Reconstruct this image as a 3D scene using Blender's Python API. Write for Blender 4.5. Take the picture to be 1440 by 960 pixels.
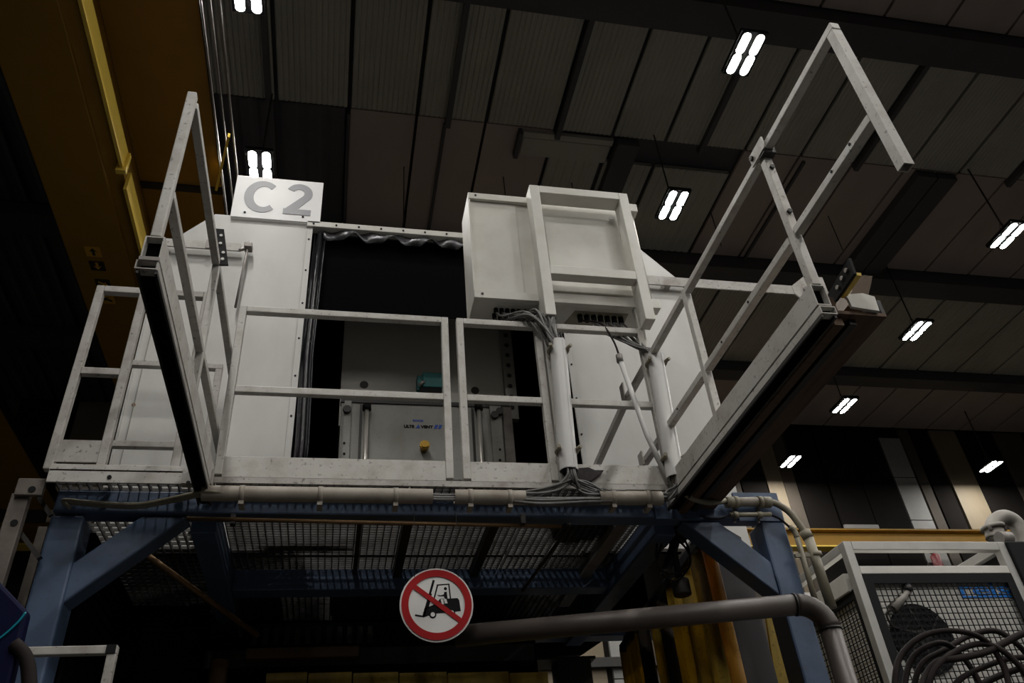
import bpy, bmesh, math, random
from mathutils import Vector, Matrix
random.seed(7)
for o in list(bpy.data.objects): bpy.data.objects.remove(o)
SC = bpy.context.scene
COL = SC.collection

# ---------------------------------------------------------------- camera
FPX = 1133.68
YAW, PIT, ROL = -0.2464726, 0.6315264, -0.0941916
CAM = Vector((0, 0, 1.6))
_F = Vector((-math.sin(YAW)*math.cos(PIT), math.cos(YAW)*math.cos(PIT), math.sin(PIT)))
_r = Vector((math.cos(YAW), math.sin(YAW), 0)); _u = _r.cross(_F)
_R = math.cos(ROL)*_r + math.sin(ROL)*_u
_U = -math.sin(ROL)*_r + math.cos(ROL)*_u
cd = bpy.data.cameras.new('camera'); cam = bpy.data.objects.new('camera', cd); COL.objects.link(cam)
cd.sensor_width = 36; cd.sensor_fit = 'HORIZONTAL'; cd.lens = FPX*36/1440; cd.clip_start = .05; cd.clip_end = 200
cam.matrix_world = Matrix(((_R.x, _U.x, -_F.x, CAM.x), (_R.y, _U.y, -_F.y, CAM.y), (_R.z, _U.z, -_F.z, CAM.z), (0, 0, 0, 1)))
SC.camera = cam

# ---------------------------------------------------------------- world, exposure
W = bpy.data.worlds.new('world'); SC.world = W; W.use_nodes = True
W.node_tree.nodes['Background'].inputs[0].default_value = (.5, .55, .7, 1)
W.node_tree.nodes['Background'].inputs[1].default_value = .001
SC.view_settings.view_transform = 'Standard'; SC.view_settings.look = 'None'
SC.view_settings.exposure = 0.0; SC.view_settings.gamma = 1.0; SC.view_settings.use_curve_mapping = False
LAMP_POWER = 215.0      # emission of every tube of the hall lamps

AX, AY, AZ = 0, 1, 2
def at(px, py, ax, v):
    """survey helper: the point where the sight line of photo pixel (px,py) meets the plane axis=v"""
    d = _R*((px-720)/FPX) - _U*((py-480)/FPX) + _F
    return CAM + d*((v-CAM[ax])/d[ax])

# ---------------------------------------------------------------- materials
def srgb(r, g, b):
    f = lambda c: (c/255)/12.92 if c/255 <= .04045 else ((c/255+.055)/1.055)**2.4
    return (f(r), f(g), f(b), 1)
def mat(name, col, rough=.5, metal=0., dirt=None, amt=.35, scale=6., bump=.0, stretch=(1, 1, 1), spec=.5, fine=0., lo=.45, hi=.75):
    m = bpy.data.materials.new(name); m.use_nodes = True
    nt = m.node_tree; N = nt.nodes; L = nt.links; b = N['Principled BSDF']
    b.inputs['Base Color'].default_value = col; b.inputs['Roughness'].default_value = rough
    b.inputs['Metallic'].default_value = metal; b.inputs['Specular IOR Level'].default_value = spec
    if dirt is not None or bump:
        tc = N.new('ShaderNodeTexCoord'); mp = N.new('ShaderNodeMapping'); mp.inputs['Scale'].default_value = stretch
        L.new(tc.outputs['Object'], mp.inputs['Vector'])
        n = N.new('ShaderNodeTexNoise'); n.inputs['Scale'].default_value = scale; n.inputs['Detail'].default_value = 6; n.inputs['Roughness'].default_value = .62
        L.new(mp.outputs[0], n.inputs['Vector'])
    if dirt is not None:
        r = N.new('ShaderNodeMapRange'); r.inputs['From Min'].default_value = lo; r.inputs['From Max'].default_value = hi
        r.inputs['To Max'].default_value = amt; L.new(n.outputs['Fac'], r.inputs['Value'])
        mx = N.new('ShaderNodeMix'); mx.data_type = 'RGBA'; mx.inputs[6].default_value = col; mx.inputs[7].default_value = dirt
        L.new(r.outputs[0], mx.inputs[0]); out = mx.outputs[2]
        if fine:
            n2 = N.new('ShaderNodeTexNoise'); n2.inputs['Scale'].default_value = 55; n2.inputs['Detail'].default_value = 3
            L.new(tc.outputs['Object'], n2.inputs['Vector'])
            r2 = N.new('ShaderNodeMapRange'); r2.inputs['From Min'].default_value = .62; r2.inputs['From Max'].default_value = .70; r2.inputs['To Max'].default_value = fine
            L.new(n2.outputs['Fac'], r2.inputs['Value'])
            m2 = N.new('ShaderNodeMix'); m2.data_type = 'RGBA'; m2.inputs[7].default_value = (.06, .05, .04, 1)
            L.new(out, m2.inputs[6]); L.new(r2.outputs[0], m2.inputs[0]); out = m2.outputs[2]
        L.new(out, b.inputs['Base Color'])
        rr = N.new('ShaderNodeMapRange'); rr.inputs['To Min'].default_value = max(0, rough-.08); rr.inputs['To Max'].default_value = min(1, rough+.12)
        L.new(n.outputs['Fac'], rr.inputs['Value']); L.new(rr.outputs[0], b.inputs['Roughness'])
    if bump:
        bp = N.new('ShaderNodeBump'); bp.inputs['Strength'].default_value = bump; bp.inputs['Distance'].default_value = .01
        L.new(n.outputs['Fac'], bp.inputs['Height']); L.new(bp.outputs[0], b.inputs['Normal'])
    return m
def emis(name, col, s):
    m = bpy.data.materials.new(name); m.use_nodes = True; b = m.node_tree.nodes['Principled BSDF']
    b.inputs['Base Color'].default_value = (.8, .8, .8, 1); b.inputs['Emission Color'].default_value = col; b.inputs['Emission Strength'].default_value = s
    return m
M = dict(
    rail=mat('rail_paint', (.56, .545, .51, 1), .45, 0, (.30, .25, .20, 1), .55, 9, .05, fine=.55),
    oldrail=mat('worn_rail_paint', (.46, .44, .41, 1), .5, 0, (.20, .16, .13, 1), .75, 8, .08, fine=.7),
    wall=mat('cabin_paint', (.60, .59, .565, 1), .38, 0, (.40, .385, .36, 1), .55, 2.2, .02, (1, 1, .45), lo=.42, hi=.8),
    cab=mat('cabinet_paint', (.66, .645, .60, 1), .42, 0, (.48, .44, .37, 1), .5, 4, .02),
    pvc=mat('pvc_conduit', (.66, .65, .64, 1), .35, 0, (.42, .40, .37, 1), .4, 5, 0, (1, 1, .25)),
    hpvc=mat('dusty_conduit', (.37, .33, .28, 1), .5, 0, (.19, .15, .11, 1), .6, 7),
    beige=mat('beige_conduit', (.27, .245, .18, 1), .5, 0, (.15, .125, .085, 1), .5, 9),
    blue=mat('blue_frame_paint', (.078, .12, .205, 1), .42, 0, (.04, .055, .085, 1), .55, 6, .05, fine=.3),
    dark=mat('dark_steel', (.028, .027, .027, 1), .5, .3, (.06, .045, .03, 1), .5, 8),
    black=mat('black_paint', (.010, .010, .011, 1), .6, spec=.15),
    soot=mat('near_black', (.004, .0037, .0045, 1), .95, spec=.02),  # near-black for curtain and linings, and for sheets standing in for shade
    rubber=mat('black_rubber_sheet', (.02, .02, .023, 1), .22, 0, (.035, .035, .04, 1), .4, 5, .3),
    foil=mat('crumpled_dark_foil', (.16, .16, .17, 1), .3, .6, (.05, .05, .05, 1), .6, 14, .5),
    steel=mat('steel', (.42, .40, .37, 1), .38, .75, (.16, .13, .1, 1), .55, 12),
    chrome=mat('chrome_rod', (.72, .68, .62, 1), .3, .6),
    galv=mat('worn_galvanised_steel', (.26, .24, .225, 1), .5, .35, (.13, .11, .09, 1), .7, 9, .1),
    grate=mat('sooty_grating', (.10, .095, .09, 1), .6, .3, (.04, .035, .03, 1), .7, 9),
    oldgalv=mat('grimy_steel', (.17, .145, .125, 1), .6, .2, (.07, .055, .045, 1), .8, 9, .1),
    cast=mat('dusty_cast_pipe', (.30, .28, .25, 1), .5, .2, (.13, .115, .10, 1), .7, 7, .1),
    rust=mat('rusty_steel', (.13, .075, .045, 1), .75, .1, (.03, .022, .018, 1), .8, 7, .2, (4, .5, 4)),
    wood=mat('brown_wood_block', (.10, .055, .022, 1), .65, 0, (.05, .028, .012, 1), .6, 7, .1, (1, 6, 1)),
    grey=mat('machine_panel', (.30, .295, .27, 1), .5, 0, (.17, .15, .12, 1), .6, 3.5, .03, (1, 1, .5), fine=.3),
    grey2=mat('machine_upper_panel', (.62, .60, .55, 1), .55, 0, (.48, .45, .40, 1), .5, 2.5),
    yellow=mat('crane_yellow', (.31, .165, .012, 1), .55, 0, (.22, .115, .010, 1), .4, 3),
    yel2=mat('bright_and_lit_yellow', (.82, .58, .09, 1), .4, 0, (.62, .42, .06, 1), .3, 3),  # also the lit copy of the crane yellow, for its edge plates
    decal=mat('decal_black', (.02, .017, .012, 1), .5),
    decaly=mat('decal_yellow', (.60, .33, .03, 1), .5),
    roof=mat('ribbed_roof_sheet', (.36, .345, .30, 1), .65, 0, (.25, .235, .205, 1), .5, 1.1),
    roofb=mat('brown_roof_board', (.36, .295, .265, 1), .7, 0, (.26, .21, .19, 1), .6, 1.3, 0, (1, .4, 1)),
    roofd=mat('dark_roof_steel', (.06, .057, .062, 1), .65, 0, (.04, .04, .04, 1), .5, 2),
    wallw=mat('pale_wall_sheet', (.28, .275, .26, 1), .55, 0, (.19, .185, .17, 1), .4, 2),
    wallb=mat('brown_wall_board', (.075, .06, .045, 1), .75, 0, (.05, .038, .028, 1), .6, 2, 0, (1, 1, .3)),
    wallc=mat('cream_wall_board', (.20, .16, .105, 1), .65, 0, (.13, .10, .065, 1), .5, 2, 0, (1, 1, .3)),
    walld=mat('dark_wall_board', (.012, .010, .009, 1), .85, 0, (.008, .007, .006, 1), .5, 2, spec=.08),
    floor=mat('concrete_floor', (.034, .032, .030, 1), .6, 0, (.02, .019, .018, 1), .6, 1.5),
    white=mat('sign_white', (.72, .71, .69, 1), .4, 0, (.60, .58, .55, 1), .3, 9),
    red=mat('sign_red', (.36, .008, .010, 1), .5, 0, (.28, .006, .008, 1), .4, 9, spec=.15),
    ink=mat('sign_black', (.006, .006, .007, 1), .6, spec=.1),
    c2=mat('sign_plate_white', (.90, .89, .89, 1), .35, 0, (.86, .85, .85, 1), .3, 3),
    c2ink=mat('sign_grey_letter', (.27, .27, .30, 1), .4),
    logo=mat('logo_blue', (.012, .07, .42, 1), .4),
    reis=mat('logo_bright_blue', (.01, .26, .90, 1), .4),
    teal=mat('teal_cast_metal', (.03, .20, .20, 1), .4, 0, (.02, .07, .07, 1), .5, 12),
    brass=mat('brass_knob', (.45, .27, .05, 1), .35, .8),
    cable=mat('grey_cable', (.17, .165, .16, 1), .45, 0, (.06, .055, .05, 1), .6, 14),
    hose=mat('black_hose', (.018, .014, .0135, 1), .7, 0, (.035, .025, .023, 1), .5, 14, spec=.12),
    copper=mat('copper_pipe', (.22, .13, .06, 1), .45, .5, (.10, .06, .03, 1), .5, 9),
    duct=mat('brown_grey_pipe', (.095, .078, .069, 1), .45, .15, (.055, .043, .037, 1), .5, 6),
    strip=mat('yellow_strip_curtain', (.50, .36, .06, 1), .45, 0, (.16, .12, .05, 1), .75, 5, 0, (2, 2, .5), fine=.6),
    strip2=mat('orange_strip_curtain', (.48, .26, .04, 1), .45, 0, (.2, .11, .03, 1), .6, 5, 0, (2, 2, .5), fine=.5),
    stripd=mat('dark_strip_curtain', (.06, .045, .035, 1), .5, 0, (.14, .1, .05, 1), .5, 5, 0, (2, 2, .5)),
    slate=mat('dark_grey_sheet', (.055, .052, .055, 1), .55, 0, (.035, .033, .035, 1), .5, 3),
    navy=mat('navy_plastic', (.004, .005, .030, 1), .6, spec=.1),
    cyan=mat('cyan_line', (.0, .22, .30, 1), .4),
    alu=mat('aluminium_profile', (.44, .43, .41, 1), .4, .4, (.30, .29, .27, 1), .5, 6),
    mwhite=mat('machine_white', (.74, .72, .67, 1), .45, 0, (.42, .40, .37, 1), .4, 3),
    fire=mat('red_extinguisher', (.13, .005, .007, 1), .4),
    fluff=mat('sooty_fluff', (.03, .024, .026, 1), .9, 0, (.09, .08, .08, 1), .5, 18, .6),
    tube=emis('lamp_tube', (1, .975, .925, 1), LAMP_POWER),
)

for k in ('strip', 'strip2'):
    nt = M[k].node_tree; b = nt.nodes['Principled BSDF']; tr = nt.nodes.new('ShaderNodeBsdfTranslucent'); mx = nt.nodes.new('ShaderNodeMixShader'); mx.inputs[0].default_value = .5
    nt.links.new(b.inputs['Base Color'].links[0].from_socket, tr.inputs['Color']); nt.links.new(b.outputs[0], mx.inputs[1]); nt.links.new(tr.outputs[0], mx.inputs[2])
    nt.links.new(mx.outputs[0], nt.nodes['Material Output'].inputs['Surface'])

# ---------------------------------------------------------------- mesh helpers
OFF = {}
class MB:
    def __init__(s): s.v = []; s.f = []; s.sm = []
    def add(s, vs, fs, smooth=False):
        n = len(s.v); s.v += [Vector(p) for p in vs]; s.f += [tuple(i+n for i in f) for f in fs]; s.sm += [smooth]*len(fs); return s
    def box(s, a, b):
        x0, x1 = sorted((a[0], b[0])); y0, y1 = sorted((a[1], b[1])); z0, z1 = sorted((a[2], b[2]))
        return s.add([(x, y, z) for z in (z0, z1) for y in (y0, y1) for x in (x0, x1)],
                     [(0, 2, 3, 1), (4, 5, 7, 6), (0, 1, 5, 4), (2, 6, 7, 3), (0, 4, 6, 2), (1, 3, 7, 5)])
    def bar(s, a, b, w, h=None, up=(0, 0, 1)):
        """rectangular bar from a to b: w across, h along up"""
        h = h or w; a = Vector(a); b = Vector(b); d = (b-a).normalized(); up = Vector(up)
        x = d.cross(up)
        if x.length < 1e-4: up = Vector((0, 1, 0)); x = d.cross(up)
        x.normalize(); y = x.cross(d).normalized()
        vs = [p+x*(i*w/2)+y*(j*h/2) for p in (a, b) for j in (-1, 1) for i in (-1, 1)]
        return s.add(vs, [(0, 1, 3, 2), (4, 6, 7, 5), (0, 4, 5, 1), (2, 3, 7, 6), (0, 2, 6, 4), (1, 5, 7, 3)])
    def hollow(s, a, b, w, h, t=.004, up=(0, 0, 1)):
        """open-ended rectangular tube"""
        a = Vector(a); b = Vector(b); d = (b-a).normalized(); x = d.cross(Vector(up)).normalized(); y = x.cross(d).normalized()
        vs = []
        for p in (a, b):
            for k in (0, t):
                for i, j in ((-1, -1), (1, -1), (1, 1), (-1, 1)): vs.append(p+x*(i*(w/2-k))+y*(j*(h/2-k)))
        fs = []
        for i in range(4):
            j = (i+1) % 4
            fs += [(i, j, 8+j, 8+i), (4+j, 4+i, 12+i, 12+j), (j, i, 4+i, 4+j), (8+i, 8+j, 12+j, 12+i)]
        return s.add(vs, fs)
    def tube(s, pts, r, seg=8, cap=True, rr=None):
        pts = [Vector(p) for p in pts]; n = len(pts); vs = []; prev = None
        for i, p in enumerate(pts):
            d = (pts[min(i+1, n-1)]-pts[max(i-1, 0)]).normalized()
            if prev is None:
                x = d.cross(Vector((0, 0, 1)))
                if x.length < 1e-3: x = d.cross(Vector((0, 1, 0)))
            else: x = prev-d*prev.dot(d)
            x.normalize(); prev = x; y = d.cross(x); q = rr[i] if rr else r
            vs += [p+x*(q*math.cos(2*math.pi*k/seg))+y*(q*math.sin(2*math.pi*k/seg)) for k in range(seg)]
        fs = [(i*seg+k, i*seg+(k+1) % seg, (i+1)*seg+(k+1) % seg, (i+1)*seg+k) for i in range(n-1) for k in range(seg)]
        s.add(vs, fs, True)
        if cap:
            b = len(s.v)-n*seg
            s.f += [tuple(b+k for k in reversed(range(seg))), tuple(b+(n-1)*seg+k for k in range(seg))]; s.sm += [False]*2
        return s
    def pipe(s, pts, r, t=.004, seg=16):
        """open pipe with wall thickness"""
        s.tube(pts, r, seg, False); s.tube(list(reversed(pts)), r-t, seg, False)
        return s
    def prism(s, poly, vec):
        n = len(poly); vec = Vector(vec); P = [Vector(p) for p in poly]
        return s.add(P+[p+vec for p in P], [tuple(reversed(range(n))), tuple(range(n, 2*n))]+[(i, (i+1) % n, n+(i+1) % n, n+i) for i in range(n)])
    def build(s, name, m, parent=None, bevel=0):
        off = OFF[parent.name] if parent else None
        if off is None:
            lo = [min(v[i] for v in s.v) for i in range(3)]; hi = [max(v[i] for v in s.v) for i in range(3)]
            off = Vector(((lo[0]+hi[0])/2, (lo[1]+hi[1])/2, lo[2]))
        me = bpy.data.meshes.new(name); me.from_pydata([v-off for v in s.v], [], s.f)
        me.polygons.foreach_set('use_smooth', s.sm); me.materials.append(M[m] if isinstance(m, str) else m)
        bm = bmesh.new(); bm.from_mesh(me); bmesh.ops.recalc_face_normals(bm, faces=bm.faces); bm.to_mesh(me); bm.free()
        o = bpy.data.objects.new(name, me); COL.objects.link(o)
        if parent: o.parent = parent
        else: o.location = off
        OFF[o.name] = off.copy()
        if bevel:
            b = o.modifiers.new('bevel', 'BEVEL'); b.width = bevel; b.segments = 2; b.limit_method = 'ANGLE'
        return o
def tag(o, label, cat, group=None):
    o['label'] = label; o['category'] = cat
    if group: o['group'] = group
    return o
def thing(name, label, cat, loc, group=None):
    o = bpy.data.objects.new(name, None); COL.objects.link(o); o.location = loc; o.empty_display_size = .1
    OFF[o.name] = Vector(loc); return tag(o, label, cat, group)
def struct(o): o['kind'] = 'structure'; return o
def B(a, b): return MB().box(a, b)
def T(pts, r, seg=8): return MB().tube(pts, r, seg)
def smooth(pts, n=6):
    """Catmull-Rom through points"""
    P = [Vector(p) for p in pts]; P = [P[0]*2-P[1]]+P+[P[-1]*2-P[-2]]; out = []
    for i in range(1, len(P)-2):
        for k in range(n):
            t = k/n; a, b, c, d = P[i-1:i+3]
            out.append(.5*((2*b)+(c-a)*t+(2*a-5*b+4*c-d)*t*t+(3*b-a-3*c+d)*t**3))
    return out+[P[-2]]
def disc(c, r, n, ax=(0, -1, 0), seg=12, r2=None):
    c = Vector(c); a = Vector(ax).normalized(); return MB().tube([c, c+a*n], r, seg)
def text_mesh(txt, size, off=0, ext=.002, shear=0, space=1):
    cu = bpy.data.curves.new('t', 'FONT'); cu.body = txt; cu.size = size; cu.offset = off; cu.extrude = ext; cu.shear = shear; cu.space_character = space
    ob = bpy.data.objects.new('t', cu); COL.objects.link(ob); dg = bpy.context.evaluated_depsgraph_get()
    me = bpy.data.meshes.new_from_object(ob.evaluated_get(dg)); bpy.data.objects.remove(ob); return me
def put_text(name, txt, m, parent, left, width, height, y, z, off=0, shear=0, space=1):
    """text standing in an XZ plane facing -Y, scaled to width x height, lower left at (left, y, z)"""
    me = text_mesh(txt, 1, off, .004, shear, space); xs = [v.co.x for v in me.vertices]; ys = [v.co.y for v in me.vertices]
    sx = width/(max(xs)-min(xs)); sy = height/(max(ys)-min(ys)); o_ = OFF[parent.name]; mx, my = min(xs), min(ys)
    for v in me.vertices:
        c = v.co.copy(); v.co = Vector((left+(c.x-mx)*sx, y-c.z*.3, z+(c.y-my)*sy))-o_
    me.materials.clear(); me.materials.append(M[m]); o = bpy.data.objects.new(name, me); COL.objects.link(o); o.parent = parent; OFF[o.name] = o_
    return o

# ================================================================ the hall
struct(B((-14, -14, -.1), (22, 15, 0)).build('floor', 'floor'))
ZR = 10.4
ceil_ = struct(B((-14, -14, ZR+.12), (22, 15, ZR+.2)).build('ceiling', 'roofd'))
def ribbed(x0, x1, y0, y1, z, pitch=.066):
    n = max(2, round((x1-x0)/pitch)); p = (x1-x0)/n; prof = []
    for i in range(n):
        x = x0+i*p; prof += [(x+.1*p, z), (x+.3*p, z-.012), (x+.7*p, z-.012), (x+.9*p, z)]
    m = MB(); k = len(prof)
    vs = [(x, y0, q) for x, q in prof]+[(x, y1, q) for x, q in prof]
    m.add(vs+[(prof[0][0], y0, z+.05), (prof[-1][0], y0, z+.05), (prof[0][0], y1, z+.05), (prof[-1][0], y1, z+.05)],
          [(i, i+1, k+i+1, k+i) for i in range(k-1)]+[(2*k, 2*k+1, 2*k+3, 2*k+2), (0, k, 2*k+2, 2*k), (k-1, 2*k+1, 2*k+3, 2*k-1)])
    return m
SEAM = [-7.2, -6.3, -5.4, -4.5, -3.6, -2.72, -1.9, -1.08, -.166, .715, 1.64, 2.6, 3.42, 4.2, 5.42, 6.3, 7.19, 8.07, 8.95, 9.84, 10.72, 11.6, 12.5, 13.4, 14.3, 15.2, 16.1, 17]
BAYS = [(2.4, 4.58, 'b'), (5.06, 6.8, 'r'), (6.84, 9.0, 'b'), (9.5, 11.9, 'r'), (12.3, 14.25, 'b')]
for y0, y1, kd in BAYS:
    for i in range(len(SEAM)-1):
        x0, x1 = SEAM[i]+.02, SEAM[i+1]-.02
        if x1 < -2.6: ribbed(x0, x1, y0, y1, ZR, .2).build('roof_sheet', 'roofd', ceil_)
        elif kd == 'r': ribbed(x0, x1, y0, y1, ZR).build('roof_sheet', 'roof', ceil_)
        elif x0 < -.2 and y0 > 6 and y0 < 9: ribbed(x0, x1, y0, y1, ZR+.03, .3).build('roof_sheet', 'roofd', ceil_)
        elif y0 < 9 and y0 > 6 and 2.5 < x0 < 4.5: ribbed(x0, x1, y0+.45, y1, ZR+.03, .12).build('roof_sheet', 'roof', ceil_)
        else: MB().box((x0, y0, ZR+.02), (x1, y1, ZR+.07)).build('roof_board', 'roofb', ceil_)
for y0, y1 in ((4.6, 5.02), (9.03, 9.45), (11.93, 12.28)):
    MB().box((-14, y0, ZR-.22), (22, y1, ZR+.1)).build('roof_girder', 'roofd', ceil_)
for x in (-1.17, 1.13, 2.64, 4.74, 7.22, 9.86, 12.52):
    MB().box((x-.035, 5.03, ZR-.10), (x+.035, 6.9, ZR+.02)).build('purlin', 'roofd', ceil_)
for x in (3.66, 8.4, 8.75, 12.3, 15.6):
    MB().box((x-.16, 6.85, ZR-.12), (x+.16, 9.02, ZR+.02)).build('purlin', 'roofd', ceil_)
for x in (1.1, -.17, 6.4):
    MB().box((x-.02, 6.9, ZR-.03), (x+.02, 9.02, ZR+.02)).build('purlin', 'roofd', ceil_)
for px, p0, p1 in ((568, 236, 312), (708, 250, 300), (804, 258, 300), (1000, 300, 345), (1165, 305, 350)):
    a = at(px, p0, AZ, ZR-.0); zl_ = at(px, p1, AY, a.y).z
    MB().tube([(a.x, a.y, max(zl_, 9.2)), (a.x, a.y, ZR+.02)], .008, 5).build('threaded_rod', 'dark', ceil_)
# open roof hatch frame in the brown boards
MB().box((2.15, 6.86, ZR-.05), (3.45, 6.95, ZR+.02)).build('hatch_rim', 'roof', ceil_)
MB().box((2.2, 7.0, ZR+.0), (3.45, 7.3, ZR+.012)).build('hatch_lid', 'roof', ceil_)
MB().box((2.1, 6.86, ZR-.1), (2.16, 7.3, ZR+.02)).build('hatch_rim', 'roofd', ceil_)

YW = 14.3
wb = struct(B((-14, YW+.06, 0), (22, YW+.2, ZR+.1)).build('wall_back', 'walld'))
segs = [(-9, -8, 'wallb'), (-8, -7.1, 'walld'), (-7.1, -6, 'wallb'), (-6, -5, 'walld'), (-5, -4.2, 'wallc'), (-4.2, -3, 'walld'), (2.0, 3.1, 'wallb'), (3.1, 4.0, 'wallc'), (4.0, 4.76, 'wallc'), (4.86, 5.5, 'wallw'), (5.5, 6.4, 'wallb'), (6.4, 7.6, 'wallc'), (7.6, 8.3, 'wallb'),
        (8.3, 8.9, 'walld'), (8.9, 9.3, 'wallc'), (9.3, 9.62, 'wallb'), (9.62, 10.35, 'walld'), (10.4, 11.2, 'walld'), (11.2, 12.02, 'walld'), (12.06, 12.62, 'wallw'), (12.65, 12.92, 'wallb'), (12.95, 13.44, 'walld'), (13.47, 14.18, 'wallc'), (14.2, 15.2, 'walld'), (15.2, 16, 'wallb'), (16, 17.2, 'walld')]
for a, b, m in segs:
    if m == 'wallw':
        o = MB()
        for k in range(9):
            o.box((a+.01, YW-.012, 1+k*1.02), (b-.01, YW+.06, 1+k*1.02+1.0))
        o.build('wall_sheet', m, wb)
    else:
        MB().box((a+.012, YW-random.uniform(0, .03), .05), (b-.012, YW+.06, ZR)).build('wall_board', m, wb)
for a, b, z0 in ((10.4, 11.2, 2), ):
    MB().box((a, YW-.05, 7.75), (b, YW, 8.0)).build('wall_sheet', 'wallw', wb)
for z in (5.25, 3.2):
    MB().box((-12, YW-.14, z), (20, YW-.02, z+.16)).build('wall_girt', 'dark', wb)
struct(B((-14.2, -14, 0), (-14, 15, ZR+.2)).build('wall_left', 'walld'))
struct(B((22, -14, 0), (22.2, 15, ZR+.2)).build('wall_right', 'walld'))
struct(B((-14, -14.2, 0), (22, -14, ZR+.2)).build('wall_front', 'walld'))

# yellow crane runway beam along the back wall
rw = thing('crane_runway_beam', 'long yellow I-shaped crane runway beam along the far hall wall', 'beam', (4, 13.6, 7.5))
zb = at(1250, 772, AY, 13.6).z; zt = at(1250, 747, AY, 13.6).z
MB().box((-12, 13.47, zt-.03), (20, 13.73, zt)).build('top_flange', 'yellow', rw)
MB().box((-12, 13.47, zt), (20, 13.73, zt+.006)).build('flange_bounce_cover', 'black', rw)  # unseen black cover, added to stop light bouncing up the wall
MB().box((-12, 13.585, zb+.03), (20, 13.615, zt-.03)).build('web', 'yellow', rw)
MB().box((-12, 13.47, zb), (20, 13.73, zb+.03)).build('bottom_flange', 'yel2', rw)
for x in (-10, -4, 2, 8.4, 14.5):
    MB().box((x-.12, 13.45, 0), (x+.12, 13.75, zb)).build('column', 'dark', rw)

# ---------------------------------------------------------------- hall lamps: two long lenses under a housing, hung on a rod
def make_lamp():
    t = thing('hall_lamp', 'lamp', 'lamp', (0, 0, 9), 'twin-tube hall lamps in rows under the roof')
    MB().box((-.155, -.265, 9.012), (.155, .265, 9.06)).build('housing', 'black', t)
    for sx in (-.077, .077):
        ln = MB(); rim = MB()
        for sy in (-.125, .125):
            P = [(sx+.046*math.cos(a), sy+(.078 if math.sin(a) > 0 else -.078)+.046*math.sin(a)) for a in [math.pi*2*k/20 for k in range(20)]]
            ln.add([(x, y, 9.0) for x, y in P], [tuple(reversed(range(20)))])
            rim.prism([(sx+(x-sx)*1.04, sy+(y-sy)*1.02, 9.0015) for x, y in P], (0, 0, .0105))
        ro = rim.build('lens_rim', 'black', t); ln.build('lens', 'tube', ro)
    MB().tube([(0, 0, 9.06), (0, 0, ZR+.02)], .012, 6).build('hanging_rod', 'dark', t)
    MB().tube([(-.1, 0, 9.06), (0, 0, 9.3), (.1, 0, 9.06)], .006, 5).build('hanging_wire', 'dark', t)
    return t
def dup(root, loc, label):
    r = root.copy(); COL.objects.link(r); r.location = loc; r['label'] = label
    for ch in root.children:
        c = ch.copy(); COL.objects.link(c); c.parent = r
        for g in ch.children:
            d = g.copy(); COL.objects.link(d); d.parent = c
    return r
LBL = {(1, 4): 'twin-tube lamp cut off by the top edge of the picture, left of centre',
       (1, 5): 'glowing twin-tube lamp just above the C2 sign',
       (2, 4): 'large glowing twin-tube lamp left of the top of the right-hand guard rail',
       (2, 5): 'glowing twin-tube lamp just right of the grey electrical cabinet',
       (3, 5): 'glowing twin-tube lamp nearest the right edge of the picture, highest of that row',
       (3, 6): 'second highest twin-tube lamp of the right-hand row, right of the rusty beam end',
       (3, 7): 'third twin-tube lamp down the right-hand row, below and left of the second',
       (3, 8): 'lowest and farthest twin-tube lamp of the long row, left of the pale wall sheets',
       (4, 8): 'small far twin-tube lamp at the right edge above the bent pipe'}
proto = make_lamp(); first = True
for i, x in enumerate((-99, -1.13, 4.0, 9.05, 13.85)):
    for j, y in zip((-3, -2, -1, 0, 1, 2, 3, 4, 5, 6, 7, 8), (-11.25, -9, -6.75, -4.5, -2.25, 0, 2.25, 4.48, 6.72, 8.95, 11.25, 13.42)):  # rearmost rows are unseen, added for low-angle light into the cabin
        lb = LBL.get((i, j), 'twin-tube hall lamp continuing the rows unseen, outside the frame or hidden behind the cabin')
        if x < -50: continue
        if first: proto.location = (x, y, 9); proto['label'] = lb; first = False
        else: dup(proto, (x, y, 9), lb)

# ---------------------------------------------------------------- overhead crane at the left
cr = thing('overhead_crane', 'yellow overhead crane girder with walkway underside and arrow plates, upper left', 'crane', (-2.4, 6, 7.6))
XS = -2.15
MB().box((-2.92, -6, 7.62), (-2.33, 13.4, 8.5)).build('girder', 'yellow', cr, .01)
MB().box((-2.92, -6, 8.5), (-2.33, 13.4, 8.51)).build('girder_bounce_cover', 'black', cr)  # unseen black cover, added to cut bounce onto the roof
MB().box((-2.33, -6, 7.66), (XS-.03, 13.4, 7.72)).build('girder_flange', 'yellow', cr)
p1 = 5.62
MB().box((XS-.03, -6, 7.60), (XS, p1, 7.83)).build('edge_plate', 'yel2', cr)  # lighter than the girder: lamp light put into the colour
MB().box((XS-.03, 5.82, 7.55), (XS, 13.4, 7.78)).build('edge_plate', 'yel2', cr)
MB().box((XS-.06, p1-.03, 7.56), (XS+.03, p1+.02, 7.80)).build('edge_bracket', 'yel2', cr)
XE = -1.475
MB().box((-2.33, -6, 8.5), (XE, 6.60, 8.53)).build('walkway_plate', 'yellow', cr)
MB().box((-2.33, 6.70, 8.5), (XE, 13.4, 8.53)).build('walkway_plate', 'yellow', cr)
MB().box((-2.33, 6.60, 8.485), (XE, 6.70, 8.54)).build('joint_strip', 'dark', cr)
MB().box((-2.33, -6, 8.53), (XE-.02, 13.4, 8.54)).build('walkway_bounce_cover', 'black', cr)  # black cover out of view, added to keep bounce off the roof
for x, z, r in ((-1.45, 8.45, .010), (-1.37, 8.45, .008), (-1.29, 8.45, .010)):
    MB().tube([(x, -6, z), (x, 13.4, z)], r, 6).build('conductor_rod', 'galv', cr)
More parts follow.
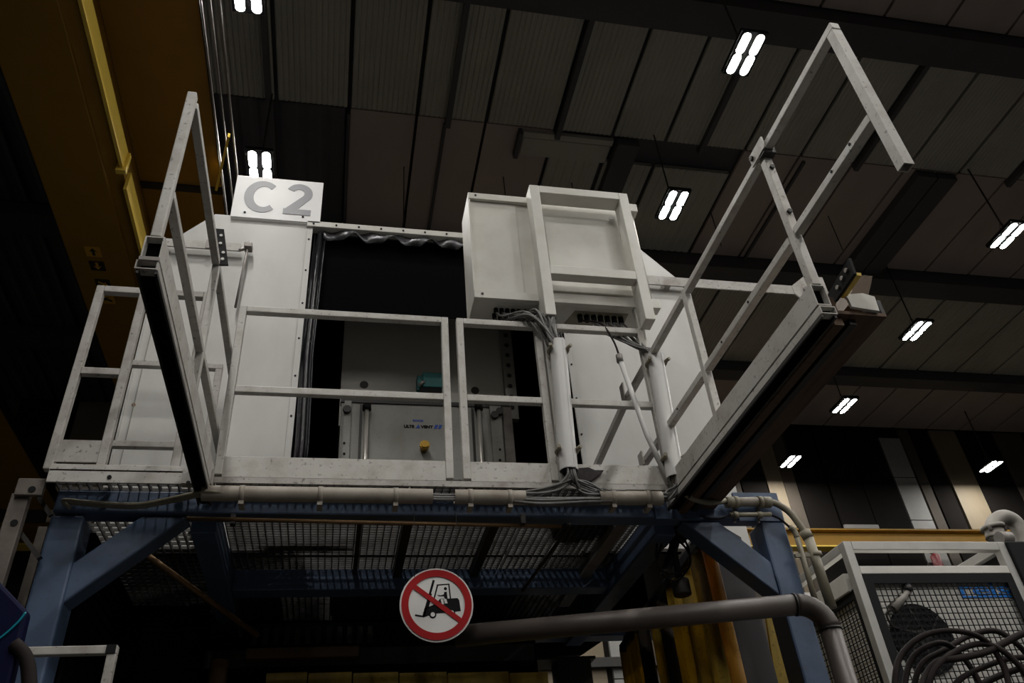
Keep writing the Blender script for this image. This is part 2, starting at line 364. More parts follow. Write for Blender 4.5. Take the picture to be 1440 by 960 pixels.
MB().box((XE, -6, 8.46), (XE+.012, 13.4, 8.56)).build('walkway_edge_shade', 'black', cr)  # black strip that paints the lit plate edge as shade
for y in (2, 7.2, 11): MB().box((XE, y, 8.46), (-1.27, y+.04, 8.50)).build('rod_hanger', 'dark', cr)
a = at(322, 190, AZ, 8.4); b = at(305, 262, AZ, 8.4)
MB().bar(a, b+Vector((0, 0, -.04)), .025, .06).build('collector_arm', 'yel2', cr)
def arrow_plate(px, py, ang, dark):
    c = at(px, py, AZ, 7.617); w = .075
    q = lambda x, y: Vector((c.x+x, c.y+y, 7.617))
    pl = MB().prism([q(-w, -w), q(w, -w), q(w, w), q(-w, w)], (0, 0, .003)).build('arrow_plate', 'decal' if dark else 'decaly', cr)
    pts = [(0, .055), (.04, 0), (.014, .01), (.014, -.055), (-.014, -.055), (-.014, .01), (-.04, 0)]
    ca, sa = math.cos(ang), math.sin(ang)
    MB().prism([q(x*ca-y*sa, x*sa+y*ca)-Vector((0, 0, .002)) for x, y in pts], (0, 0, .002)).build('arrow', 'decaly' if dark else 'decal', pl)
arrow_plate(131, 354, math.pi, False); arrow_plate(137, 374, 0, True); arrow_plate(145, 399, -1.0, True); arrow_plate(151, 421, 2.1, False)
g2 = thing('crane_girder', 'dark yellow second crane girder at the lower left edge behind the ladder', 'crane', (-4.8, 8, 7.5))
MB().box((-5.3, 0, 7.62), (-4.42, 13.1, 7.74)).build('girder', 'yellow', g2)
MB().box((-4.42, 0, 7.61), (-4.40, 13.1, 7.76)).build('girder_side_shade', 'black', g2)  # black strip over the lit girder side, painting it as shade
MB().box((-5.3, 0, 7.74), (-4.42, 13.1, 7.75)).build('top_bounce_cover', 'black', g2)  # added black cover against bounce, unseen from below

# ================================================================ blue steel platform
CX = .55                       # the platform is symmetric about this plane
def mir(x): return 2*CX-x
pf = thing('platform_frame', 'dark blue painted steel platform frame carrying the white cabin', 'platform', (CX, 4.4, 0))
for x0, x1 in ((-1.32, -1.175), (mir(-1.175), mir(-1.32))):
    MB().box((x0, 3.82, 0), (x1, 3.98, 3.33)).build('post', 'blue', pf, .012)
MB().box((-1.32, 3.82, 3.345), (mir(-1.32), 3.93, 3.458)).build('front_beam', 'blue', pf, .008)
MB().box((-.6, 4.84, 3.33), (mir(-.6), 4.97, 3.458)).build('cross_beam', 'blue', pf, .006)
MB().box((-1.32, 5.86, 3.33), (mir(-1.32), 6.0, 3.458)).build('cross_beam', 'blue', pf)
for x in (-.66, mir(-.66)):
    MB().box((x-.06, 3.95, 3.30), (x+.06, 6.0, 3.458)).build('side_beam', 'blue', pf, .006)
bp = [(-1.18, 3.10), (-.93, 3.33), (-.72, 3.33), (-1.18, 2.915)]
MB().prism([(x, 3.83, z) for x, z in bp], (0, .12, 0)).build('knee_brace', 'blue', pf, .008)
MB().prism([(mir(x), 3.83, z) for x, z in bp], (0, .12, 0)).build('knee_brace', 'blue', pf, .008)
for x, w in ((.355, .05), (.83, .05)):
    MB().box((x-w/2, 3.95, 3.40), (x+w/2, 4.84, 3.458)).build('joist', 'dark', pf)
MB().box((.09, 3.95, 3.42), (.115, 4.84, 3.458)).build('joist', 'dark', pf)
MB().bar((1.55, 3.96, 3.42), (1.55, 5.4, 3.42), .07, .05).build('joist', 'galv', pf)
MB().prism([(mir(-1.32), 3.815, 3.50), (mir(-1.05), 3.815, 3.50), (mir(-1.05), 3.815, 3.33), (mir(-1.32), 3.815, 3.33)], (0, .02, 0)).build('end_plate', 'blue', pf)
MB().prism([(1.66, 3.80, 3.46), (1.84, 3.80, 3.46), (1.93, 3.80, 3.38), (1.93, 3.80, 3.33), (1.66, 3.80, 3.33)], (0, .025, 0)).build('gusset', 'blue', pf)
# steel tubes hidden inside the platform: hopper housing and added shade panels under the cabin
hop = thing('machine_underside', 'black machine housing under the platform with added shade panels', 'machine', (.5, 6.5, 0))
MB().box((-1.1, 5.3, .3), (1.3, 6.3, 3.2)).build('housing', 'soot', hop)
MB().box((-1.4, 5.0, 0), (-.74, 5.2, 3.3)).build('side_shade_panel', 'soot', hop)  # added black panel standing for the dark void behind the post
MB().box((-1.19, 4.0, 0), (-1.16, 5.0, 3.32)).build('side_shade_sheet', 'soot', hop)  # black sheet put where there is only shade
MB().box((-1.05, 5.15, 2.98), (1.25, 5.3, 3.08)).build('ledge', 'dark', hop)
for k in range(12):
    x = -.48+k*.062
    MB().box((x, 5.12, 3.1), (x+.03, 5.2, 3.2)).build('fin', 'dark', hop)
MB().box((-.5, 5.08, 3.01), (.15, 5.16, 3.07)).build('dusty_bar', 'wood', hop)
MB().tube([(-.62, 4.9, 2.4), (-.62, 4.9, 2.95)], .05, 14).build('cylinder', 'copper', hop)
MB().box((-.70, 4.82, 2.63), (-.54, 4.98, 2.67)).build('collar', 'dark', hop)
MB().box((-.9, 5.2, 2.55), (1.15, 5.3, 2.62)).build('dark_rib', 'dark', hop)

def grating(name, label, x0, x1, y0, y1, px=.042, py=.05):
    t = thing(name, label, 'grating', ((x0+x1)/2, (y0+y1)/2, 3.46), 'steel deck gratings')
    m = MB(); n = int((x1-x0)/px)
    gm = 'grate'
    for k in range(n+1): m.box((x0+k*px, y0, 3.462), (x0+k*px+.005, y1, 3.490))
    o = m.build('bearing_bars', gm, t)
    m = MB(); n = int((y1-y0)/py)
    for k in range(n+1): m.box((x0, y0+k*py, 3.472), (x1, y0+k*py+.006, 3.488))
    o2 = m.build('cross_bars', gm, t)
    return t
grating('deck_grating', 'open steel deck grating under the left-hand railing', -1.32, -.61, 3.67, 5.85, .045, .06)
grating('deck_grating', 'open steel deck grating left of the forklift sign', -.60, .335, 3.70, 5.85, .040, .033)
grating('deck_grating', 'open steel deck grating right above the forklift sign', .345, 1.0, 3.70, 5.85, .040, .033)
grating('deck_grating', 'sooty steel deck grating under the cable conduits at the right', 1.01, 1.72, 3.70, 5.85, .040, .033)
# soot and litter caught on the gratings
for nm, lab, rc in (('soot_sheet', 'black soot mat lying on the right-hand grating', (1.15, 4.05, 1.6, 4.5)), ('soot_sheet', 'black soot mat lying on the left end of the grating', (-.5, 4.5, .1, 4.62))):
    m = MB(); c = Vector(((rc[0]+rc[2])/2, (rc[1]+rc[3])/2, 3.495)); ring = []
    for k in range(22):
        a = 2*math.pi*k/22; r = random.uniform(.75, 1.0)
        ring.append((c.x+(rc[2]-rc[0])/2*r*math.cos(a), c.y+(rc[3]-rc[1])/2*r*math.sin(a), 3.495))
    m.prism(ring, (0, 0, .012)); tag(m.build(nm, 'fluff'), lab, 'soot')

# thin copper pipe below the front beam
pts = [at(262, 729, AZ, 3.31), at(500, 734, AZ, 3.31), at(790, 740, AZ, 3.31)]
cp = thing('copper_pipe', 'thin brown pipe running level under the blue front beam', 'pipe', pts[0])
MB().tube(pts, .011, 8).build('run', 'copper', cp)
e = pts[-1]; MB().tube(smooth([e, e+Vector((.03, .02, -.01)), at(735, 830, AZ, 3.2)]), .011, 8).build('bend', 'dark', cp)
for q in (328, 735):
    c = at(q, 731, AZ, 3.315); MB().box((c.x-.012, c.y-.02, 3.29), (c.x+.012, c.y+.02, 3.34)).build('pipe_clip', 'dark', cp)

# ================================================================ white cabin
YB = 4.6
def wp(px, py, y=YB): return at(px, py, AY, y)
SB = YB/4.0
zt_ = 1.6+3.93*SB; zc = 1.6+3.62*SB
XL, XR = -1.175*SB, 2.285*SB
xl, xr = -.276*SB, 1.352*SB
cb = thing('machine_cabin', 'large white sheet-metal machine cabin with chamfered roof corners on the platform', 'cabin', (CX, 5.6, 3.49))
def wallpoly(pts, nm='front_panel'):
    return MB().prism([(x, YB, z) for x, z in pts], (0, .05, 0)).build(nm, 'wall', cb, .003)
ch = -.905*SB
wallpoly([(XL, 3.49), (xl-.04, 3.49), (xl-.04, zt_), (ch, zt_), (XL, zc)])
wallpoly([(xr+.04, 3.49), (XR, 3.49), (XR, zc), (2.012*SB, zt_), (xr+.04, zt_)])
# sides, roof, rear and lining, so that the cabin is a closed box
MB().box((XL, YB+.05, 3.49), (XL+.05, 6.4, zc)).build('side_panel', 'wall', cb)
MB().box((XR-.05, YB+.05, 3.49), (XR, 6.4, zc)).build('side_panel', 'wall', cb)
MB().prism([(XL, YB+.05, zc), (ch, YB+.05, zt_), (ch, YB+.05, zt_-.05), (XL+.05, YB+.05, zc-.05)], (0, 1.75, 0)).build('chamfer_panel', 'wall', cb)
MB().prism([(XR, YB+.05, zc), (2.012*SB, YB+.05, zt_), (2.012*SB, YB+.05, zt_-.05), (XR-.05, YB+.05, zc-.05)], (0, 1.75, 0)).build('chamfer_panel', 'wall', cb)
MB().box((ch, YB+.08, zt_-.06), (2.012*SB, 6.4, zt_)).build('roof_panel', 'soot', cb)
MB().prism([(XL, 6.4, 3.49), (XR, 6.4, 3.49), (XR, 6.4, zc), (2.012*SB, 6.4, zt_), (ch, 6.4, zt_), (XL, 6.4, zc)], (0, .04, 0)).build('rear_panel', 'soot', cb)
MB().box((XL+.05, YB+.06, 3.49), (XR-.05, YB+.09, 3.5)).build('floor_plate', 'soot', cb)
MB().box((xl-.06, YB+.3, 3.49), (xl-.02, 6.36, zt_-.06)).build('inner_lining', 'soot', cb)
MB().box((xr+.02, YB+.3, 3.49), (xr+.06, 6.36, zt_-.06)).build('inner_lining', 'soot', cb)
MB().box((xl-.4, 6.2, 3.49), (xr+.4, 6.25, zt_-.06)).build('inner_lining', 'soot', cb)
# bolted flanges beside the opening
def bolts(o, pts, r=.007):
    for p in pts: disc(p, r, .006, (0, -1, 0), 8).build('bolt', 'black', o)
fl = MB().box((xl-.045, YB-.012, 3.49), (xl-.004, YB, zt_-.02)).build('door_flange', 'wall', cb, .002)
bolts(fl, [(xl-.025, YB-.012, 3.75+k*.31) for k in range(8)])
fr = MB().box((xr+.004, YB-.012, 3.49), (xr+.045, YB, zt_-.02)).build('door_flange', 'wall', cb, .002)
bolts(fr, [(xr+.025, YB-.012, 3.72+k*.29) for k in range(8)])
MB().box((XL+.055, YB-.006, 3.49), (XL+.061, YB, zc-.05)).build('panel_seam', 'grey', cb)
MB().box((XL+.0, YB-.01, 3.49), (XL+.012, YB, zc)).build('corner_edge', 'wall', cb)
hd = MB().box((xl-.05, YB-.03, zt_-.075), (xr+.05, YB+.05, zt_-.02)).build('header_bar', 'cab', cb, .004)
bolts(hd, [(xl+.0+k*.17, YB-.03, zt_-.05) for k in range(11)], .008)
MB().box((XL+.02, YB-.006, 3.52), (XL+.2, YB, 3.53)).build('panel_seam', 'grey', cb)
disc(wp(188, 569), .012, .004, (0, -1, 0), 8).build('brown_spot', 'copper', cb)
# black rubber side flaps and crumpled foil fringe of the opening
for s_, x0 in ((1, xl), (-1, xr)):
    m = MB(); pr = []
    for k in range(9): pr.append((x0+s_*(.0+.011*k), YB+.03+.035*math.sin(k*1.25)))
    vs = []
    for i, z in enumerate((3.5, 4.2, 4.9, 5.5, zt_-.1)):
        vs += [(x+s_*.012*math.sin(i*2.1), y, z) for x, y in pr]
    n = len(pr)
    m.add(vs, [(i*n+k, i*n+k+1, (i+1)*n+k+1, (i+1)*n+k) for i in range(4) for k in range(n-1)], True)
    o = m.build('side_flap', 'rubber', cb); sd = o.modifiers.new('s', 'SOLIDIFY'); sd.thickness = .006
m = MB(); n = 60; vs = []
for i in range(n+1):
    x = xl+.08+(xr-xl-.1)*i/n; d = .075+.028*math.sin(i*.62)+.018*math.sin(i*1.27+1)
    vs += [(x, YB+.01+.02*math.sin(i*.9), zt_-.07), (x, YB-.005+.025*math.sin(i*.7), zt_-.07-d*.55), (x, YB+.02*math.sin(i*.62), zt_-.07-d)]
m.add(vs, [(i*3+k, i*3+3+k, i*3+4+k, i*3+1+k) for i in range(n) for k in range(2)], True)
o = m.build('foil_fringe', 'foil', cb); sd = o.modifiers.new('s', 'SOLIDIFY'); sd.thickness = .004
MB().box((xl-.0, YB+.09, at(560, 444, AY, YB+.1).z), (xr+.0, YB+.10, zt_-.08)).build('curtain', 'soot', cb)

# C2 sign on top of the cabin
yS = YB-.03
c0 = at(324, 301, AY, yS); c1 = at(455, 257, AY, yS)
sg = thing('sign_plate', 'white rectangular sign reading C2 standing on the cabin roof edge', 'sign', (c0.x, yS, c0.z))
MB().box((c0.x, yS, c0.z-.02), (c1.x, yS+.012, c1.z)).build('plate', 'c2', sg, .002)
def cpt(cx, cz, rx, rz, a): return (cx+rx*math.cos(a), yS-.003, cz+rz*math.sin(a))
H = c1.z-c0.z; Wd = c1.x-c0.x; lx = c0.x+Wd*.32; lz = c0.z+H*.50
def band(outer, inner, nm):
    n = len(outer); m = MB()
    m.add(outer+inner, [(i, i+1, n+i+1, n+i) for i in range(n-1)]); o = m.build(nm, 'c2ink', sg)
    sd = o.modifiers.new('s', 'SOLIDIFY'); sd.thickness = .002
A = [math.radians(48+264*k/28) for k in range(29)]
band([cpt(lx, lz, Wd*.205, H*.40, a) for a in A], [cpt(lx+.010, lz, Wd*.115, H*.265, a) for a in A], 'letter_c')
x2 = c0.x+Wd*.735; z2 = lz+H*.155
A = [math.radians(155-195*k/20) for k in range(21)]
out_ = [cpt(x2, z2, Wd*.152, H*.245, a) for a in A]; in_ = [cpt(x2-.003, z2, Wd*.062, H*.105, a) for a in A]
bz = lz-H*.39
out_ += [(x2-Wd*.01, yS-.003, bz+H*.13), (x2-Wd*.01, yS-.003, bz+H*.13)]; in_ += [(x2-Wd*.165, yS-.003, bz+H*.10), (x2-Wd*.165, yS-.003, bz+H*.10)]
band(out_, in_, 'digit_two')
MB().box((x2-Wd*.165, yS-.004, bz), (x2+Wd*.15, yS-.002, bz+H*.135)).build('digit_two_foot', 'c2ink', sg)
bolts(sg, [(c0.x+.1, yS, c0.z+.03), (c1.x-.13, yS, c0.z+.03)], .009)

# flat stay bars on the cabin corners
zs = wp(280, 352).z
st = thing('stay_bar', 'flat white stay bar with clamp and rod on the left cabin wall', 'bracket', wp(225, 352, YB-.1))
yq = YB-.06
MB().box((at(215, 350, AY, yq).x, yq-.006, zs-.035), (at(338, 352, AY, yq).x, yq+.006, zs+.035)).build('bar', 'rail', st)
MB().tube([at(336, 352, AY, yq), at(343, 350, AY, yq)], .012, 8).build('clamp_bolt', 'steel', st)
q = at(348, 348, AY, yq)
MB().box((q.x-.02, yq-.04, q.z-.02), (q.x+.035, yq+.03, q.z+.02)).build('clamp', 'galv', st, .003)
MB().tube([at(350, 340, AY, yq), at(331, 432, AY, yq)], .009, 8).build('rod', 'galv', st)
for px in (246, 290): MB().box((at(px, 345, AY, yq).x, yq-.02, zs-.04), (at(px+6, 345, AY, yq).x, yq-.008, zs+.04)).build('clip', 'galv', st)
sr = thing('stay_bar', 'long flat white stay bar reaching from the cabin past its right corner', 'bracket', wp(905, 400, YB-.1))
zs2 = wp(930, 402).z; xe = at(1128, 404, AY, yq).x
MB().box((1.95, yq-.006, zs2-.045), (xe, yq+.006, zs2+.045)).build('bar', 'oldrail', sr)
MB().prism([(xe-.1, yq-.012, zs2+.04), (xe+.05, yq-.012, zs2+.16), (xe+.22, yq-.012, zs2+.16), (xe+.22, yq-.012, zs2-.18), (xe+.02, yq-.012, zs2-.18), (xe-.1, yq-.012, zs2-.04)], (0, .012, 0)).build('end_gusset', 'oldrail', sr)
disc((xe+.02, yq-.012, zs2), .03, .02).build('bolt', 'galv', sr)
for x in (2.05, 2.45): MB().box((x, yq+.006, zs2-.03), (x+.05, YB, zs2+.03)).build('standoff', 'rail', sr)

# machine inside the cabin
YM = 5.2
mc = thing('vent_machine', 'grey machine front with two chrome rods inside the dark cabin opening', 'machine', (.6, 5.4, 3.5))
u0 = at(484, 460, AY, YM+.05); u1 = at(706, 460, AY, YM+.05)
MB().box((u0.x, YM+.05, 4.7), (u1.x, YM+.6, 6.0)).build('upper_panel', 'grey2', mc, .004)
l0 = at(480, 566, AY, YM); l1 = at(715, 575, AY, YM); zl = at(600, 567, AY, YM).z
MB().box((l0.x, YM, 3.5), (l1.x, YM+.5, zl)).build('lower_panel', 'grey', mc, .004)
MB().box((l0.x-.005, YM-.012, zl-.02), (l1.x+.01, YM+.05, zl+.012)).build('ledge', 'dark', mc)
for px in (517, 674):
    a = at(px-1, 573, AY, YM-.05)
    MB().tube([(a.x, YM-.05, 3.55), (a.x, YM-.05, a.z)], .016, 12).build('chrome_rod', 'chrome', mc)
    MB().tube([(a.x, YM-.05, a.z-.02), (a.x, YM-.05, a.z+.02)], .032, 12).build('rod_seal', 'black', mc)
    MB().box((a.x-.05, YM-.002, 3.5), (a.x-.03, YM, zl-.03)).build('slot_shadow_strip', 'dark', mc)  # dark strip beside each rod, a painted slot shadow
for px, py in ((512, 541), (574, 300), (668, 549)):
    if py > 400: disc(at(px, py, AY, YM+.05), .032, .006, (0, -1, 0), 20).build('round_plug', 'dark', mc)
a = at(706, 450, AY, YM+.03)
MB().box((a.x-.03, YM+.0, 4.78), (a.x+.06, YM+.05, 6.0)).build('slotted_rail', 'grey', mc)
for k in range(10): disc((a.x+.012, YM+.0, 4.88+k*.1), .019, .004, (0, -1, 0), 12).build('slot', 'dark', mc)
b0 = at(689, 580, AY, YM-.02)
MB().box((b0.x, YM-.03, 3.5), (b0.x+.085, YM, zl-.02)).build('guide_bar', 'grey', mc)
MB().box((b0.x+.1, YM-.02, 3.5), (b0.x+.17, YM+.05, zl-.02)).build('guide_bar', 'galv', mc)
b1 = at(484, 580, AY, YM-.02); MB().box((b1.x, YM-.03, 3.5), (b1.x+.05, YM, zl-.02)).build('guide_bar', 'grey', mc)
for px, py in ((488, 577), (695, 585), (702, 580)):
    disc(at(px, py, AY, YM-.03), .03, .03, (0, -1, 0), 10).build('bolt', 'dark', mc)
bolts(mc, [at(px, py, AY, YM-.031) for px, py in ((484, 623), (484, 638), (703, 632), (703, 647))], .009)
kb = disc(at(596, 632, AY, YM), .028, .09, (0, -1, 0), 14).build('knob', 'brass', mc)
disc(at(596, 632, AY, YM)+Vector((0, -.05, 0)), .036, .025, (0, -1, 0), 14).build('knob_collar', 'brass', kb)
tl = at(568, 604, AY, YM-.003); tr = at(621, 604, AY, YM-.003)
zbl = at(595, 602, AY, YM-.003).z
put_text('lettering_black', 'ULTR', 'ink', mc, tl.x, .083, .026, YM-.002, zbl, .055)
x_ = tl.x+.088
MB().prism([(x_, YM-.003, zbl), (x_+.034, YM-.003, zbl), (x_+.019, YM-.003, zbl+.034)], (0, .003, 0)).build('lettering_triangle', 'logo', mc)
put_text('lettering_black', 'VENT', 'ink', mc, x_+.036, .092, .026, YM-.002, zbl, .055)
for k in range(2):
    q = x_+.134+k*.03
    MB().prism([(q, YM-.003, zbl), (q+.022, YM-.003, zbl), (q+.034, YM-.003, zbl+.034), (q+.012, YM-.003, zbl+.034)], (0, .003, 0)).build('lettering_slash', 'logo', mc)
put_text('lettering_blue', 'RINCK', 'logo', mc, tl.x+.066, .082, .018, YM-.002, zbl+.056, .05)
tb = thing('valve_box', 'small teal cast metal box fixed on the grey machine front', 'box', at(603, 545, AY, YM+.0))
q = at(586, 552, AY, YM+.0); q2 = at(621, 530, AY, YM+.0)
MB().box((q.x+.04, YM-.06, q.z+.02), (q2.x, YM+.05, q2.z)).build('body', 'teal', tb, .008)
MB().box((q.x, YM-.04, q.z), (q.x+.05, YM+.05, q2.z-.02)).build('side_block', 'teal', tb, .006)
MB().tube([at(589, 541, AY, YM-.07), at(597, 536, AY, YM-.07)], .014, 8).build('lever', 'steel', tb)
MB().tube([at(620, 545, AY, YM+.03), at(629, 546, AY, YM+.03)], .01, 8).build('pin', 'steel', tb)
MB().box((q.x+.02, YM-.05, q.z-.03), (q2.x-.01, YM+.05, q.z+.02)).build('base', 'black', tb)

# ================================================================ railings
YR = 3.68; TW = .040
def xz(px, py, y=YR): p = at(px, py, AY, y); return p.x, p.z
ZT = xz(480, 440)[1]; ZM = xz(480, 554)[1]; ZB = 3.475
def railing(label, xa, xb, toe=True, m='rail', top=True, posts=(True, True), zt=ZT, zm=ZM):
    t = thing('railing', label, 'railing', ((xa+xb)/2, YR, ZB), 'railings of the platform')
    h = TW/2
    if posts[0]: MB().box((xa, YR-h, ZB), (xa+TW, YR+h, zt)).build('post', m, t, .004)
    if posts[1]: MB().box((xb-TW, YR-h, ZB), (xb, YR+h, zt)).build('post', m, t, .004)
    MB().box((xa+(TW if posts[0] else 0), YR-h, zt-TW), (xb-(TW if posts[1] else 0), YR+h, zt)).build('top_rail', m, t, .004)
    MB().box((xa+(TW if posts[0] else 0), YR-h+.002, zm-h), (xb-(TW if posts[1] else 0), YR+h-.002, zm+h)).build('middle_rail', m, t, .004)
    if toe: MB().box((xa+(TW if posts[0] else 0), YR-h+.004, 3.462), (xb-(TW if posts[1] else 0), YR-h+.016, 3.575)).build('toe_board', m, t, .002)
    return t
xa = xz(333, 460)[0]; xb = xz(633.5, 560)[0]; xc = xz(641, 450)[0]; xd = xz(771, 560)[0]
railing('wide white railing in front of the dark cabin opening', xa, xb)
railing('narrow white railing between the wide railing and the left vertical conduit', xc, xd)
xe_ = xz(797, 560)[0]-.05; xf = xz(925, 580)[0]+.01
railing('white railing panel behind the two vertical cable conduits', xe_, xf)
# kerb angle under the railings, with old labels of dust
kb_ = thing('deck_edge_angle', 'grimy white steel edge angle under the front railings', 'edge angle', (.6, 3.67, 3.41))
MB().box((-.74, 3.665, 3.432), (1.72, 3.676, 3.455)).build('web', 'oldrail', kb_)
MB().box((-.74, 3.665, 3.455), (1.72, 3.72, 3.463)).build('flange', 'oldrail', kb_)
# left-hand railing
YL = 3.65
def lx_(px, py): p = at(px, py, AY, YL); return p.x, p.z
lt = thing('railing', 'worn grey railing at the far left end of the platform', 'railing', (-1.05, YL, 3.5), 'railings of the platform')
h = .02; zt = 4.57; zm = 4.02
for x in (-1.345, -1.125, -.80): MB().box((x, YL-h, 3.47), (x+.04, YL+h, zt)).build('post', 'oldrail', lt, .004)
MB().box((-1.305, YL-h, zt-.04), (-.8, YL+h, zt)).build('top_rail', 'oldrail', lt, .004)
MB().box((-1.305, YL-h+.002, zm-.02), (-1.125, YL+h-.002, zm+.02)).build('middle_rail', 'oldrail', lt, .004)
MB().box((-1.305, YL-h+.004, 3.51), (-1.125, YL-h+.014, 3.625)).build('toe_board', 'oldrail', lt)
fa = thing('deck_edge_angle', 'white steel edge angle with bolt holes below the far left railing', 'edge angle', (-1.05, 3.63, 3.4))
MB().box((-1.31, 3.617, 3.398), (-.73, 3.628, 3.49)).build('web', 'rail', fa, .002)
MB().box((-1.31, 3.617, 3.455), (-.73, 3.70, 3.463)).build('flange', 'rail', fa)
bolts(fa, [at(px, py, AY, 3.617) for px, py in ((154, 671), (265, 679))], .010)
MB().box((-.735, 3.612, 3.40), (-.60, 3.66, 3.475)).build('splice_plate', 'oldrail', fa)
# railing along the cabin wall at the left
YK = 4.39
bk = thing('railing', 'worn railing standing close against the white cabin wall at the left', 'railing', (-1.0, YK, 3.5), 'railings of the platform')
x0 = at(180, 513, AY, YK).x; x1 = at(313, 520, AY, YK).x; z0 = at(240, 514, AY, YK).z; z1 = at(200, 626, AY, YK).z
x3 = at(150, 625, AY, YK).x; x4 = at(262, 628, AY, YK).x
MB().box((x0-.02, YK-h, z0-.02), (x1, YK+h, z0+.02)).build('top_rail', 'oldrail', bk, .004)
MB().box((x3-.005, YK-h, z1-.02), (x1-.04, YK+h, z1+.02)).build('middle_rail', 'oldrail', bk, .004)
MB().box((x1-.04, YK-h, 3.49), (x1, YK+h, z0-.02)).build('post', 'oldrail', bk, .004)
MB().box((x1-.05, YK+.06, 3.49), (x1-.02, YK+.09, z0-.12)).build('rear_post', 'oldrail', bk)

# ---------------------------------------------------------------- guard rails reaching towards the viewer
def wing(name, label, X, s):
    """s=+1 at the right, -1 at the left; outward is s"""
    t = thing(name, label, 'guard rail', (X, 2.8, 3.38), 'long guard rails reaching out from the platform')
    w = .06; hw = .019 if s > 0 else .017; yn = 2.07; dz = 0 if s > 0 else -.028
    MB().hollow((X, yn, 3.462), (X, 3.75, 3.462), w, .10, .005).build('base_tube', 'rail', t)
    MB().hollow((X+s*.004, yn-.005, 3.385), (X+s*.004, 3.75, 3.385), w+.006, .036, .004).build('lower_channel', 'rail' if s > 0 else 'oldrail', t)
    MB().box((X-.025, yn+.03, 3.417), (X+.025, yn+.04, 3.507)).build('tube_shade_plug', 'soot', t); MB().box((X-.026, yn+.02, 3.371), (X+.028, yn+.03, 3.399)).build('tube_shade_plug', 'soot', t)  # black plugs painting the shade inside the open tube ends
    MB().box((X-.022, yn+.03, 3.362), (X+.022, 3.75, 3.3665)).build('channel_shade_strip', 'soot', t)  # black strip standing for the shade in the open channel
    MB().box((X-w*.36, yn+.03, 3.404), (X+w*.36, 3.75, 3.411)).build('joint_gap', 'black', t)
    for dx in (-.028, .028): MB().box((X+dx-.004, yn, 3.352), (X+dx+.004, 3.75, 3.368)).build('channel_lip', 'dark', t)
    for y, zb_, zt2 in ((3.04, 3.512, 4.297), (2.085, 3.512, 4.297)):
        MB().box((X-hw, y-hw, zb_), (X+hw, y+hw, zt2+dz)).build('post', 'rail', t, .004)
    return t
RX = 1.742
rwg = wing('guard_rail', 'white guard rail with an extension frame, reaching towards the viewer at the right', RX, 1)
def rbar(a, b, par, nm='rail', w=.038, m='rail'):
    return MB().bar(a, b, w, w).build(nm, m, par, .004)
rbar((RX, 2.11, 4.273), (RX, 3.015, 4.273), rwg); rbar((RX, 3.065, 4.273), (RX, 4.13, 4.273), rwg)
rbar((RX, 2.11, 3.778), (RX, 3.015, 3.775), rwg); rbar((RX, 3.065, 3.775), (RX, 4.0, 3.775), rwg)
rbar((RX, 4.12, 4.273), wp(838, 657, YB-.02), rwg, 'bent_end', .04)
yn = 1.475
rbar((RX, yn-.022, 4.278), (RX, 2.055, 4.278), rwg, 'extension_rail'); rbar((RX, yn+.022, 3.785), (RX, 2.06, 3.783), rwg, 'extension_rail')
MB().hollow((RX, yn, 3.505), (RX, yn, 4.259), .038, .038, .004, (0, 1, 0)).build('extension_post', 'rail', rwg)
MB().box((RX-.03, 2.035, 4.235), (RX+.03, 2.075, 4.305)).build('hinge', 'dark', rwg, .004)
MB().box((RX-.034, 2.02, 4.25), (RX-.026, 2.14, 4.315)).build('hinge_plate', 'rail', rwg)
for y in (2.15,): disc((RX-.034, y-.03, 4.285), .012, .01, (-1, 0, 0), 8).build('bolt', 'dark', rwg)
for z in (4.17, 3.90): disc((RX, 2.066, z), .011, .012, (0, -1, 0), 8).build('bolt', 'dark', rwg)
for y, z in ((1.75, 3.79), (1.62, 3.79), (2.5, 3.775), (2.8, 3.775), (3.4, 3.775)): disc((RX-.019, y, z), .006, .003, (-1, 0, 0), 8).build('bolt_hole', 'black', rwg)
MB().box((RX-.030, 3.95, 3.74), (RX-.020, 4.02, 3.83)).build('end_bracket', 'rail', rwg); MB().box((RX-.04, 3.97, 3.725), (RX+.05, 4.05, 3.737)).build('end_bracket', 'galv', rwg)
MB().box((RX-.032, 4.04, 4.22), (RX-.024, 4.10, 4.37)).build('clip', 'galv', rwg)

LX = -.637
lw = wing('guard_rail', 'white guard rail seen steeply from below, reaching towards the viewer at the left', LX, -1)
rbar((LX, 2.12, 4.252), (LX, 3.02, 4.252), lw, 'rail', .034); rbar((LX, 3.06, 4.252), (LX, 4.0, 4.235), lw, 'rail', .034)
rbar((LX, 2.105, 3.745), (LX, 3.02, 3.745), lw, 'rail', .034); rbar((LX, 3.06, 3.745), (LX, 4.0, 3.745), lw, 'rail', .034)
hp = MB().prism([at(px, py, AY, 3.02) for px, py in ((302, 321), (315, 322), (321, 372), (308, 372))], (0, .01, 0)).build('hinge_plate', 'black', lw)
for px, py in ((311, 331), (310, 342), (314, 355), (313, 364)): disc(at(px, py, AY, 3.02), .008, .003, (0, -1, 0), 8).build('bolt_hole', 'white', hp)
MB().box((LX-.03, 2.06, 3.40), (LX+.03, 2.072, 3.415)).build('end_lip', 'galv', lw)

